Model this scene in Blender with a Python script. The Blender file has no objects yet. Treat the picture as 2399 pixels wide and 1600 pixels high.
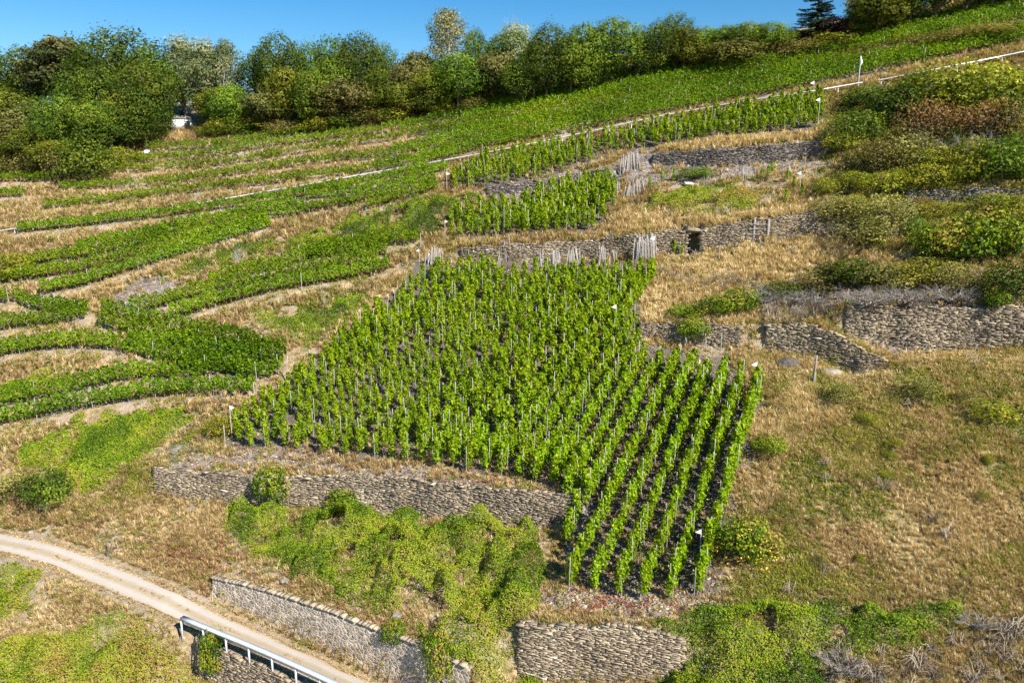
import bpy, math, random
import numpy as np
from mathutils import Vector, Matrix
rng = np.random.default_rng(7)
random.seed(7)
S = bpy.context.scene
C = S.collection
# ------------------------------------------------------------------ camera, sky, sun
PW, PH, PF = 2351.0, 1568.0, 1810.0          # measuring frame of the photograph (px) and its focal length
PITCH = math.radians(-12.0)
CAMZ = 60.0
cam_d = bpy.data.cameras.new('camera'); cam = bpy.data.objects.new('camera', cam_d); C.objects.link(cam)
cam_d.sensor_width = 36; cam_d.lens = 36*PF/PW; cam_d.clip_end = 6000; cam_d.clip_start = 0.5
cam.location = (0, 0, CAMZ); cam.rotation_euler = (math.radians(90)+PITCH, 0, 0)
S.camera = cam
SUN_EL, SUN_AZ = math.radians(41), math.radians(136)   # azimuth clockwise from +Y
w = bpy.data.worlds.new('World'); S.world = w; w.use_nodes = True
nt = w.node_tree; nt.nodes.clear()
sky = nt.nodes.new('ShaderNodeTexSky'); sky.sky_type = 'NISHITA'; sky.sun_disc = False
sky.sun_elevation = SUN_EL; sky.sun_rotation = SUN_AZ; sky.air_density = 1.0; sky.dust_density = 0.1; sky.ozone_density = 3.0; sky.altitude = 200
hs = nt.nodes.new('ShaderNodeHueSaturation'); hs.inputs['Saturation'].default_value = 1.45; hs.inputs['Value'].default_value = 1.25
bg = nt.nodes.new('ShaderNodeBackground'); bg.inputs[1].default_value = 0.055
wo = nt.nodes.new('ShaderNodeOutputWorld')
nt.links.new(sky.outputs[0], hs.inputs['Color']); nt.links.new(hs.outputs[0], bg.inputs[0]); nt.links.new(bg.outputs[0], wo.inputs[0])
sd = bpy.data.lights.new('sun', 'SUN'); sd.energy = 5.0; sd.angle = math.radians(0.5); sd.color = (1.0, 0.95, 0.86)
so = bpy.data.objects.new('sun', sd); C.objects.link(so); so.location = (40, -40, 140)
sv = Vector((math.sin(SUN_AZ)*math.cos(SUN_EL), math.cos(SUN_AZ)*math.cos(SUN_EL), math.sin(SUN_EL)))
so.rotation_euler = (-sv).to_track_quat('-Z', 'Y').to_euler()
vs = S.view_settings; vs.view_transform = 'Standard'; vs.look = 'None'; vs.gamma = 1; vs.exposure = 1.0
try: vs.use_curve_mapping = False
except Exception: pass
S.cycles.max_bounces = 4; S.cycles.diffuse_bounces = 1; S.cycles.transparent_max_bounces = 4

# ------------------------------------------------------------------ noise, terrain
def _h(i, j, s):
    n = (i*374761393 + j*668265263 + s*1442695041) & 0x7fffffff
    n = ((n ^ (n >> 13))*1274126177) & 0x7fffffff
    return ((n ^ (n >> 16)) & 0xffff)/65535.0
def noise(x, y, sc, s=0):
    x = np.asarray(x, float)/sc; y = np.asarray(y, float)/sc
    i = np.floor(x).astype(np.int64); j = np.floor(y).astype(np.int64)
    u = x-i; v = y-j; u = u*u*(3-2*u); v = v*v*(3-2*v)
    return (_h(i, j, s)*(1-u)+_h(i+1, j, s)*u)*(1-v) + (_h(i, j+1, s)*(1-u)+_h(i+1, j+1, s)*u)*v
def softplus(d, wd): return wd*np.logaddexp(0, d/wd)
B0, BY = -49.1, 0.45
def base_inf(x, y):
    xe = 110*np.tanh(x/110.0)
    return CAMZ + B0 + BY*y + .13*xe + .17*softplus(xe, 15) - .17*15*math.log(2)
def ray(px, py):
    X = (np.asarray(px, float)-PW/2)/PF; Y = (PH/2-np.asarray(py, float))/PF
    c, s = math.cos(PITCH), math.sin(PITCH)
    return X, c - s*Y, s + c*Y                # world dir (x, y, z)
def cast(fn, px, py, t0=22, t1=260, n=1600):
    dx, dy, dz = ray(px, py); dx, dy, dz = [np.atleast_1d(a) for a in (dx, dy, dz)]
    t = np.linspace(t0, t1, n)
    out = np.zeros((len(dx), 3))
    for k in range(len(dx)):
        z = CAMZ + dz[k]*t; g = fn(dx[k]*t, dy[k]*t)
        hit = np.nonzero(z <= g)[0]
        i = hit[0] if len(hit) else n-1
        tt = t[i]
        if 0 < i and len(hit):
            a = z[i-1]-g[i-1]; b = g[i]-z[i]; tt = t[i-1] + (t[i]-t[i-1])*a/(a+b+1e-9)
        out[k] = (dx[k]*tt, dy[k]*tt, CAMZ+dz[k]*tt)
    return out
def P(s): return [tuple(float(v) for v in q.split(',')) for q in s.split()]
# ridge behind which the hill levels out
rp = np.array(P('-300,330 0,335 340,325 700,285 1000,245 1300,205 1500,160 1800,105 2000,65 2351,-5 2650,-60'))
rw = cast(base_inf, rp[:, 0], rp[:, 1]); o = np.argsort(rw[:, 0]); rw = rw[o]
RX, RY = rw[:, 0], rw[:, 1]
def ridge(x): return np.interp(x, RX, RY)
def base(x, y):
    x = np.asarray(x, float); y = np.asarray(y, float)
    extra = np.interp(x, [-60, 0, 40, 80], [20, 15, 9, 6])
    r2 = ridge(x)+extra
    ye = y - softplus(y-r2, 4.0)
    ye = np.maximum(ye, -20)
    return base_inf(x, ye)
def seg_info(pts, X, Y):
    """nearest distance, signed side (+ = uphill), overshoot beyond the ends, arclength"""
    best = np.full(X.shape, 1e9); side = np.zeros(X.shape); over = np.zeros(X.shape); arc = np.zeros(X.shape)
    acc = 0
    for k in range(len(pts)-1):
        ax, ay = pts[k][:2]; bx, by = pts[k+1][:2]
        L = math.hypot(bx-ax, by-ay)+1e-9; ux, uy = (bx-ax)/L, (by-ay)/L
        t = (X-ax)*ux + (Y-ay)*uy; tc = np.clip(t, 0, L)
        d = np.hypot(X-ax-ux*tc, Y-ay-uy*tc); sg = ux*(Y-ay)-uy*(X-ax)
        m = d < best
        best = np.where(m, d, best); side = np.where(m, sg, side); arc = np.where(m, acc+tc, arc)
        ov = np.zeros(X.shape)
        if k == 0: ov = np.maximum(ov, -t)
        if k == len(pts)-2: ov = np.maximum(ov, t-L)
        over = np.where(m, np.maximum(ov, 0), over); acc += L
    return best, side, over, arc
def axis(lo, hi, st, far, ratio=1.35):
    a = list(np.arange(lo, hi+st/2, st)); s = st
    while a[-1] < far[1]: s *= ratio; a.append(a[-1]+s)
    s = st
    while a[0] > far[0]: s *= ratio; a.insert(0, a[0]-s)
    return np.array(a)
GX = axis(-92, 92, .36, (-1800, 1800)); GY = axis(24, 168, .36, (-160, 2200))
MX, MY = np.meshgrid(GX, GY)                   # [row=y, col=x]
HZ = base(MX, MY)
near = np.exp(-(np.maximum(np.hypot(MX, MY)-300, 0)/200))
HZ += near*((noise(MX, MY, 9, 1)-.5)*.9 + (noise(MX, MY, 3.1, 2)-.5)*.35 + (noise(MX, MY, 1.1, 3)-.5)*.14)
HZ += (1-near)*(noise(MX, MY, 160, 4)-.5)*8
def bil(G, x, y):
    x = np.asarray(x, float); y = np.asarray(y, float)
    i = np.clip(np.searchsorted(GX, x)-1, 0, len(GX)-2); j = np.clip(np.searchsorted(GY, y)-1, 0, len(GY)-2)
    u = np.clip((x-GX[i])/(GX[i+1]-GX[i]), 0, 1); v = np.clip((y-GY[j])/(GY[j+1]-GY[j]), 0, 1)
    return (G[j, i]*(1-u)+G[j, i+1]*u)*(1-v) + (G[j+1, i]*(1-u)+G[j+1, i+1]*u)*v
def H(x, y): return bil(HZ, x, y)
def at(px, py): return cast(H, px, py)         # image measurement -> point on the ground
def densify(pts, step):
    pts = np.asarray(pts, float); d = np.r_[0, np.cumsum(np.linalg.norm(np.diff(pts[:, :2], axis=0), axis=1))]
    n = max(2, int(d[-1]/step)+1); s = np.linspace(0, d[-1], n)
    return np.stack([np.interp(s, d, pts[:, k]) for k in range(pts.shape[1])], 1), s
def smooth(pts, it=2):
    pts = np.asarray(pts, float)
    for _ in range(it):
        q = [pts[0]]
        for a, b in zip(pts[:-1], pts[1:]): q += [a*.75+b*.25, a*.25+b*.75]
        q.append(pts[-1]); pts = np.array(q)
    return pts
# --- the farm road is a level bench
road_px = smooth(P('-260,1215 -120,1222 0,1243 95,1262 225,1312 375,1376 505,1430 660,1487 845,1568 960,1620 1150,1710'))
road = cast(base, road_px[:, 0], road_px[:, 1]); road, _ = densify(road, .8)
k = np.ones(25)/25; rz = np.convolve(np.pad(road[:, 2], 12, mode='edge'), k, 'valid'); road[:, 2] = rz
def road_apply():
    global HZ
    bb = (MX > road[:, 0].min()-8) & (MX < road[:, 0].max()+8) & (MY > road[:, 1].min()-8) & (MY < road[:, 1].max()+8)
    d, sd_, ov, arc = seg_info(road, MX[bb], MY[bb])
    L = np.r_[0, np.cumsum(np.linalg.norm(np.diff(road[:, :2], axis=0), axis=1))]
    zz = np.interp(arc, L, road[:, 2])
    wgt = 1-np.clip((d-1.9)/2.4, 0, 1); wgt = wgt*wgt*(3-2*wgt)
    HZ[bb] = HZ[bb]*(1-wgt) + zz*wgt
road_apply()
# --- walls: top line and bottom line measured in the photograph
WALLS = []
def wall_spec(name, label, cat, top, bot, style, W=3.5, hmul=1.0, **kw):
    top = np.array(P(top)); bot = np.array(P(bot))
    xs = np.linspace(max(top[0, 0], bot[0, 0]), min(top[-1, 0], bot[-1, 0]), 14)
    yt = np.interp(xs, top[:, 0], top[:, 1]); yb = np.interp(xs, bot[:, 0], bot[:, 1])
    m = cast(H, xs, (yt+yb)/2); m, s = densify(m, 1.2)
    k = np.ones(3)/3
    for q in (0, 1): m[1:-1, q] = np.convolve(m[:, q], k, 'valid')
    dist = np.linalg.norm(m-np.array([0, 0, CAMZ]), axis=1).mean()
    hv = np.interp(s, np.linspace(0, s[-1], 14), yb-yt)*dist/PF*.74*hmul; h = float(hv.mean())
    WALLS.append(dict(name=name, label=label, cat=cat, pts=m, h=h, hv=hv, hs=s, style=style, W=W, **kw))
def step_apply(wl):
    global HZ
    m = wl['pts']; h = wl['h']
    bb = (MX > m[:, 0].min()-14) & (MX < m[:, 0].max()+14) & (MY > m[:, 1].min()-14) & (MY < m[:, 1].max()+14)
    d, sg, ov, arc = seg_info(m, MX[bb], MY[bb])
    e = np.clip(1-ov/2.0, 0, 1)
    side = np.where(np.abs(sg) > 1e-6, np.tanh(sg/.12), 0)
    hh_ = np.interp(arc, wl['hs'], wl['hv'])
    HZ[bb] += hh_/2*side*np.exp(-(d/wl['W'])**1.5)*e
wall_spec('mortared_wall', 'mortared rubble stone wall with pale joints running beside the gravel road', 'wall',
          '490,1330 560,1342 700,1382 800,1418 960,1475 1080,1530', '490,1372 560,1410 700,1480 800,1530 960,1610 1080,1670', 'rubble', 3)
wall_spec('dry_stone_wall', 'brown dry stone wall at the bottom edge, below the steep vines on the right', 'wall',
          '1195,1408 1300,1418 1400,1425 1520,1432 1570,1470', '1195,1568 1300,1580 1400,1585 1520,1570 1570,1530', 'slate', 3.5)
wall_spec('dry_stone_wall', 'long brown dry stone wall above the bramble thicket, below the staked vineyard', 'wall',
          '358,1072 520,1090 700,1096 820,1092 1000,1108 1180,1128 1315,1140', '358,1138 520,1158 700,1166 820,1166 1000,1190 1180,1207 1315,1214', 'slate', 4, hmul=1.2)
wall_spec('dry_stone_wall', 'large pale brown terrace wall under grey brushwood at the right edge', 'wall',
          '1940,715 2060,712 2200,702 2420,700', '1940,808 2060,812 2200,812 2420,812', 'slate', 4)
wall_spec('dry_stone_wall', 'bulging cracked terrace wall with a dark vertical gap beside the flag', 'wall',
          '1760,742 1850,738 1940,748 2035,806', '1760,812 1850,826 1940,842 2035,838', 'slate', 3)
wall_spec('dry_stone_wall', 'low collapsed wall beside the upper right corner of the steep vines', 'wall',
          '1470,742 1560,745 1700,748', '1470,775 1560,792 1700,800', 'slate', 2.5)
wall_spec('dry_stone_wall', 'slate terrace wall with a black doorway in the middle of the slope', 'wall',
          '1060,572 1200,568 1400,552 1550,538 1700,514 1800,500 1880,488', '1060,600 1200,600 1400,592 1550,582 1700,562 1800,548 1880,536', 'slate', 3.5, hmul=1.25, door=1592)
wall_spec('dry_stone_wall', 'dark slate wall below the upper staked vines, right of the stake bundle', 'wall',
          '1500,356 1640,345 1760,338 1900,325', '1500,384 1640,385 1760,380 1900,358', 'dark', 3)
wall_spec('dry_stone_wall', 'low dark slate wall left of the upper stake bundle', 'wall',
          '1120,432 1250,414 1400,388', '1120,452 1250,440 1400,416', 'dark', 3)
wall_spec('dry_stone_wall', 'small overgrown wall on the scrubby slope at the right edge', 'wall',
          '2080,442 2200,440 2400,436', '2080,470 2200,468 2400,470', 'dark', 3)
wall_spec('dry_stone_wall', 'tiny slate wall in the dry grass of the left terraces', 'wall',
          '300,532 340,530 395,526', '300,548 340,550 395,546', 'dark', 2)
# the wall carrying the outer edge of the road
edge = np.array([[-1e3, 0]])
ex = np.array(P('452,1462 560,1506 660,1550 790,1606 930,1662'))
ew = cast(H, ex[:, 0], ex[:, 1]); ew, _ = densify(ew, 1.0)
WALLS.append(dict(name='retaining_wall', label='grey rubble retaining wall below the steel guard rail', cat='wall', pts=ew, h=2.6, style='slate', W=4.5, only_down=True))
for wl in WALLS:
    if wl.get('only_down'):
        m = wl['pts']; bb = (MX > m[:, 0].min()-12) & (MX < m[:, 0].max()+12) & (MY > m[:, 1].min()-14) & (MY < m[:, 1].max()+12)
        d, sg, ov, arc = seg_info(m, MX[bb], MY[bb])
        e = np.clip(1-ov/3.0, 0, 1); HZ[bb] -= wl['h']*(sg < 0)*np.exp(-(d/wl['W'])**1.5)*e
    else: step_apply(wl)
CAV = None
HZ0 = HZ.copy()
def H0(x, y): return bil(HZ0, x, y)
for wl in WALLS:
    if 'door' in wl:
        m = wl['pts']; q = at(wl['door'], 560)[0]
        d, sg, ov, arc = seg_info(m, np.array([q[0]]), np.array([q[1]]))
        wl['door_s'] = float(arc[0])
        L = np.r_[0, np.cumsum(np.linalg.norm(np.diff(m[:, :2], axis=0), axis=1))]
        bx = np.interp(arc[0], L, m[:, 0]); by = np.interp(arc[0], L, m[:, 1])
        i = min(int(np.searchsorted(L, arc[0])), len(L)-1)
        t = m[i, :2]-m[i-1, :2]; t /= np.linalg.norm(t); n = np.array([-t[1], t[0]])
        zb = float(H(bx-n[0]*.8, by-n[1]*.8)); ztop = float(H(bx+n[0]*1.0, by+n[1]*1.0))
        a = (MX-bx)*t[0]+(MY-by)*t[1]; b = (MX-bx)*n[0]+(MY-by)*n[1]
        mk = (np.abs(a) < .8) & (b > -.5) & (b < 1.7)
        HZ[mk] = zb-.15
        CAV = (np.array([bx, by]), t, n, zb, ztop)

# --- trellised rows: measured base lines; each of the left rows stands on a small bench
LOWROWS = (
  ('-60,1000 0,985 100,962 240,938 400,912 500,902 585,897', 'front trellised vine row in the lower left, above the green mat', 2.0),
  ('-60,962 60,935 200,905 320,880 430,865 520,868 590,876', 'second trellised vine row up in the lower left mass', 2.0),
  ('-60,838 0,828 60,818 180,806 280,812 390,830 480,850 560,866', 'curved trellised vine row arching over the dry grass hump at left', 1.9),
  ('232,752 330,778 420,800 520,822 600,842 655,856', 'descending vine row that starts beside the narrow grass gap, front one', 1.9),
  ('240,735 330,752 440,780 540,802 655,838', 'descending vine row that starts beside the narrow grass gap, rear one', 1.8),
  ('300,800 420,812 520,832 620,858', 'middle vine row inside the dense crossing rows at left', 1.9),
  ('420,850 500,862 580,872 650,866', 'short dense vine row ending at the leaning white post', 1.8),
  ('-60,782 0,770 60,756 140,747 203,742', 'short vine row left of the narrow grass gap, lower one', 1.8),
  ('35,703 100,722 160,734 205,738', 'short vine row left of the narrow grass gap, upper one', 1.8),
  ('-60,690 0,700 22,706', 'stub of a vine row at the left edge', 1.7),
  ('388,742 480,716 560,692 690,668 780,651 893,629', 'long vine row along the dry path above the olive patch', 1.9),
  ('300,736 400,708 520,672 640,642 760,622 870,607', 'vine row behind the long row above the olive patch', 1.9),
  ('480,668 600,635 700,612 800,598 890,590', 'upper vine row of the slope left of the staked vineyard', 1.8),
  ('700,612 800,586 900,574 962,563', 'short bright vine row ending at the thin post above the staked vineyard', 1.8),
  ('95,686 200,664 320,622 440,583 540,552 620,527', 'vine row above the dry slate scree', 1.8),
  ('-60,668 0,655 100,645 200,632 340,594 480,562 620,519', 'second vine row above the slate scree', 1.8),
  ('-60,640 60,620 180,600 320,570 460,545 620,505', 'third vine row above the slate scree', 1.7),
  ('180,585 320,560 460,530 620,495 700,480', 'fourth vine row above the slate scree, thinner', 1.6))
OTHER = (
  ('42,543 200,527 330,512 480,493 640,470 760,452 900,424 985,404', 'vine row directly below the monorail track on the left'),
  ('620,508 720,488 800,478 900,455 1000,425', 'lower vine row below the monorail, above the dark bramble thicket'),
  ('700,468 820,452 920,430 1030,398', 'short middle vine row just below the monorail'),
  ('-40,425 40,424 118,424', 'short vine row at the far left edge, upper one'), ('-40,462 20,460 55,458', 'short vine row at the far left edge, lower one'),
  ('840,484 900,468 960,452 1005,438', 'short vine row above the dark bramble thicket'))
def row_world(px):
    px = np.asarray(px if not isinstance(px, str) else P(px), float); px, _ = densify(px, 12)
    w3 = at(px[:, 0], px[:, 1]); w3, s = densify(w3[:, :2], .5)
    if len(w3) > 6:
        for c in (0, 1): w3[2:-2, c] = np.convolve(w3[:, c], np.ones(5)/5, 'valid')
    return w3
ROWW = [row_world(r[0]) for r in LOWROWS]; OTHW = [row_world(r[0]) for r in OTHER]
for w3 in ROWW+OTHW:
    t = np.gradient(w3, axis=0); t /= np.linalg.norm(t, axis=1)[:, None]; q = w3-np.stack([-t[:, 1], t[:, 0]], 1)*.8; q = q[::3]
    bb = (MX > q[:, 0].min()-6) & (MX < q[:, 0].max()+6) & (MY > q[:, 1].min()-6) & (MY < q[:, 1].max()+6)
    d, sg, ov, arc = seg_info(q, MX[bb], MY[bb]); HZ[bb] += .42*np.tanh(sg/.5)*np.exp(-(d/2.0)**2)*np.clip(1-ov/1.5, 0, 1)

# ------------------------------------------------------------------ ground zones (world polygons)
def inpoly(poly, x, y):
    c = np.zeros(x.shape, bool); n = len(poly)
    for i in range(n):
        x0, y0 = poly[i]; x1, y1 = poly[i-1]
        if y0 == y1: continue
        m = ((y0 > y) != (y1 > y)) & (x < (x1-x0)*(y-y0)/(y1-y0)+x0); c ^= m
    return c
def wpoly(s):
    p = P(s); q = []
    for a, b in zip(p, p[1:]+p[:1]):
        for t in (0, .25, .5, .75): q.append((a[0]+(b[0]-a[0])*t, a[1]+(b[1]-a[1])*t))
    q = np.array(q); return at(q[:, 0], q[:, 1])[:, :2]
def pdist(poly, x, y):
    d = np.full(x.shape, 1e9)
    for i in range(len(poly)):
        ax, ay = poly[i-1]; bx, by = poly[i]; L2 = (bx-ax)**2+(by-ay)**2+1e-9
        t = np.clip(((x-ax)*(bx-ax)+(y-ay)*(by-ay))/L2, 0, 1)
        d = np.minimum(d, np.hypot(x-ax-t*(bx-ax), y-ay-t*(by-ay)))
    return np.where(inpoly(poly, x, y), d, -d)
ZN = {}
DOM = (MX > -92) & (MX < 92) & (MY > 24) & (MY < 168)
NX = MX[DOM] + (noise(MX[DOM], MY[DOM], 2.2, 11)-.5)*2.4; NY = MY[DOM] + (noise(MX[DOM], MY[DOM], 2.2, 12)-.5)*2.4
def zone(key, *polys, soft=.8):
    g = np.zeros(MX.shape)
    for s in polys:
        p = wpoly(s) if isinstance(s, str) else s
        m = (NX > p[:, 0].min()-2) & (NX < p[:, 0].max()+2) & (NY > p[:, 1].min()-2) & (NY < p[:, 1].max()+2)
        v = np.zeros(NX.shape); v[m] = np.clip(pdist(p, NX[m], NY[m])/soft+.5, 0, 1)
        t = np.zeros(MX.shape); t[DOM] = v; g = np.maximum(g, t)
    ZN[key] = np.maximum(ZN.get(key, 0), g)
MAIN = '505,1015 640,1035 740,1045 860,1052 1000,1075 1150,1095 1270,1118 1310,1180 1300,1250 1285,1350 1420,1375 1540,1380 1630,1370 1660,1250 1700,1060 1745,880 1700,850 1600,815 1480,790 1450,740 1480,650 1515,600 1380,602 1250,598 1060,588 955,600 840,720 700,850 600,940 510,975'
zone('earth', MAIN, '1030,440 1230,425 1420,360 1560,340 1890,305 1890,230 1700,250 1500,285 1260,335 1100,365 1030,400',
     '1025,556 1375,535 1420,450 1400,415 1300,435 1180,480 1040,505')
zone('slate', '470,1030 560,1028 740,1045 1000,1080 1200,1105 1310,1125 1312,1215 1100,1200 900,1185 800,1160 790,1100 620,1075 500,1065 360,1075 340,1040 420,1020',
     '1205,1425 1215,1390 1300,1345 1420,1372 1560,1380 1660,1360 1680,1395 1500,1425 1300,1415',
     '1100,480 1125,432 1250,410 1400,382 1480,352 1640,335 1900,322 1905,385 1840,395 1720,412 1560,420 1480,440 1420,420 1330,432 1200,465',
     '235,705 300,650 370,632 480,645 440,665 370,695 285,722', '1950,815 2351,815 2400,690 2060,690 1940,700',
     '1265,1240 1320,1200 1310,1120 1340,1140 1330,1300 1270,1330',
     '1060,600 1060,572 1400,548 1550,536 1880,486 1880,540 1640,566 1400,598')
zone('gold', '1455,735 1490,660 1560,620 1700,570 1900,560 2090,545 1980,585 1850,625 1750,650 1620,695 1540,735',
     '1375,535 1410,500 1480,480 1700,500 1860,478 1860,490 1640,520 1500,540', '1430,340 1550,330 1880,296 1890,318 1640,340 1480,352',
     '400,300 470,290 480,310 350,330', '700,850 860,690 960,610 990,600 900,700 720,860 610,930 590,930',
     '1730,950 1860,880 1900,950 1800,1060 1720,1180 1690,1180')
zone('weedy', '1760,900 1900,830 2351,820 2420,1000 2420,1330 2100,1340 1850,1330 1670,1340 1665,1230 1720,1050', soft=3)
zone('green', '560,960 480,960 300,1080 170,1180 250,1160 380,1060', '1650,1350 1700,1310 1850,1290 2000,1300 1850,1345',
     '1900,230 2351,150 2420,430 2200,440 1900,440 1880,330', '1880,440 2100,430 2420,400 2420,620 2100,600 1900,540', soft=2)
zone('red', '380,1250 430,1215 520,1240 540,1300 500,1345 420,1320', '560,1325 640,1320 800,1380 930,1440 940,1460 800,1400 640,1345',
     '1080,1088 1230,1100 1240,1110 1090,1100', '1300,1400 1420,1400 1430,1415 1300,1415', soft=1.2)
dr, _, _, _ = seg_info(road, MX[DOM], MY[DOM]); t = np.zeros(MX.shape); t[DOM] = np.clip((2.3-dr)/.5, 0, 1); ZN['road'] = t
BR = {  # bramble / thicket areas: polygon, height, tint centre, label
 'low': ('520,1150 590,1120 610,1078 650,1080 660,1130 700,1180 750,1165 820,1168 920,1180 1000,1212 1100,1195 1235,1205 1262,1290 1240,1350 1190,1430 1215,1480 1240,1568 1270,1640 1090,1640 1030,1560 985,1480 930,1405 850,1390 780,1370 700,1335 640,1290 560,1280 515,1225', 2.4, .53, 'dense green bramble thicket filling the slope between the two stone walls'),
 'mound': ('18,1055 120,992 250,952 400,930 470,948 380,1000 345,1050 260,1105 170,1155 105,1150 105,1095', 1.2, .57, 'low green climber mat over the hump above the road, left'),
 'patch': ('575,725 640,700 740,678 830,668 855,690 800,750 700,800 610,755', .6, .45, 'olive green bramble patch left of the staked vineyard'),
 'upper': ('640,560 760,512 900,478 1010,455 1120,440 1125,468 1010,498 1025,530 960,548 820,575 700,600', 1.4, .36, 'dark green bramble thicket between the vine rows and the slate wall'),
 'middle': ('395,628 440,595 520,562 640,545 650,575 560,600 500,625 420,640', .9, .36, 'narrow dark bramble strip around the small dead tree'),
 'foot': ('1490,1440 1560,1400 1640,1372 1800,1385 1950,1395 2100,1400 2215,1380 2225,1420 2180,1470 2050,1510 1900,1500 1885,1568 1880,1640 1470,1640 1500,1568 1575,1520 1540,1470', 1.5, .46, 'green bramble bank along the bottom right edge'),
 'corner': ('-60,1500 60,1440 230,1420 330,1440 420,1490 470,1540 560,1600 600,1700 -60,1700', 1.2, .80, 'yellow green thicket in the bottom left corner below the road'),
 'left': ('-20,900 60,862 120,838 190,850 175,880 60,915 -20,930', .6, .6, 'light green creeper patch between the lower left vine rows'),
 'edge': ('-60,1330 20,1290 90,1310 70,1400 0,1440 -60,1440', 1.1, .55, 'green bush mat at the left edge below the road'),
 'olive': ('1490,455 1600,425 1750,432 1785,470 1700,490 1560,500 1470,490', 1.1, .8, 'olive brown scrub mat above the doorway wall'),
}
BP = {k: wpoly(v[0]) for k, v in BR.items()}
for k, p in BP.items(): zone('thick', p)

# ------------------------------------------------------------------ materials
def mat(name): m = bpy.data.materials.new(name); m.use_nodes = True; m.node_tree.nodes.clear(); return m, m.node_tree
def N(nt, t, **kw):
    n = nt.nodes.new(t)
    for k, v in kw.items():
        if k.startswith('i_'): n.inputs[k[2:].replace('_', ' ')].default_value = v
        else: setattr(n, k, v)
    return n
def ramp(nt, stops, fac=None, interp='LINEAR'):
    r = nt.nodes.new('ShaderNodeValToRGB'); e = r.color_ramp.elements; r.color_ramp.interpolation = interp
    while len(e) < len(stops): e.new(.5)
    for q, (p, c) in zip(e, stops): q.position = p; q.color = (*c, 1)
    if fac is not None: nt.links.new(fac, r.inputs[0])
    return r
def mixc(nt, f, a, b, mode='MIX'):
    m = nt.nodes.new('ShaderNodeMix'); m.data_type = 'RGBA'; m.blend_type = mode
    for s, v in ((m.inputs[0], f), (m.inputs[6], a), (m.inputs[7], b)):
        if isinstance(v, (int, float)): s.default_value = v
        elif isinstance(v, tuple): s.default_value = (*v, 1)
        else: nt.links.new(v, s)
    return m.outputs[2]
def math_(nt, op, a, b=0.0):
    m = nt.nodes.new('ShaderNodeMath'); m.operation = op
    for s, v in ((m.inputs[0], a), (m.inputs[1], b)):
        if isinstance(v, (int, float)): s.default_value = v
        else: nt.links.new(v, s)
    return m.outputs[0]
def leaf_mat(name, stops, trans=.35, hue=.02, val=.25):
    m, nt = mat(name)
    at_ = N(nt, 'ShaderNodeAttribute', attribute_name='tint')
    r = ramp(nt, stops, at_.outputs['Fac'])
    oi = N(nt, 'ShaderNodeObjectInfo')
    h = nt.nodes.new('ShaderNodeHueSaturation')
    nt.links.new(math_(nt, 'ADD', math_(nt, 'MULTIPLY', oi.outputs['Random'], hue*2), .5-hue), h.inputs['Hue'])
    nt.links.new(math_(nt, 'ADD', math_(nt, 'MULTIPLY', oi.outputs['Random'], val*2), 1-val), h.inputs['Value'])
    nt.links.new(r.outputs[0], h.inputs['Color'])
    d = N(nt, 'ShaderNodeBsdfPrincipled', i_Roughness=.55); d.inputs['Specular IOR Level'].default_value = .12
    nt.links.new(h.outputs[0], d.inputs['Base Color'])
    if trans:
        t = N(nt, 'ShaderNodeBsdfTranslucent'); nt.links.new(mixc(nt, 1.0, h.outputs[0], (1.35, 1.25, .5), 'MULTIPLY'), t.inputs['Color'])
        mx = N(nt, 'ShaderNodeMixShader'); mx.inputs[0].default_value = trans
        nt.links.new(d.outputs[0], mx.inputs[1]); nt.links.new(t.outputs[0], mx.inputs[2]); out = mx.outputs[0]
    else: out = d.outputs[0]
    o = N(nt, 'ShaderNodeOutputMaterial'); nt.links.new(out, o.inputs[0]); return m
def plain(name, c0, c1, rough=.8, sc=3.0, metal=0.0, bump=.2):
    m, nt = mat(name)
    tc = N(nt, 'ShaderNodeTexCoord'); n = N(nt, 'ShaderNodeTexNoise', i_Scale=sc, i_Detail=5.0); nt.links.new(tc.outputs['Object'], n.inputs['Vector'])
    r = ramp(nt, [(.3, c0), (.7, c1)], n.outputs['Fac'])
    d = N(nt, 'ShaderNodeBsdfPrincipled', i_Roughness=rough, i_Metallic=metal); nt.links.new(r.outputs[0], d.inputs['Base Color'])
    if bump:
        b = N(nt, 'ShaderNodeBump', i_Strength=bump, i_Distance=.03); nt.links.new(n.outputs['Fac'], b.inputs['Height']); nt.links.new(b.outputs[0], d.inputs['Normal'])
    o = N(nt, 'ShaderNodeOutputMaterial'); nt.links.new(d.outputs[0], o.inputs[0]); return m
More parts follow.
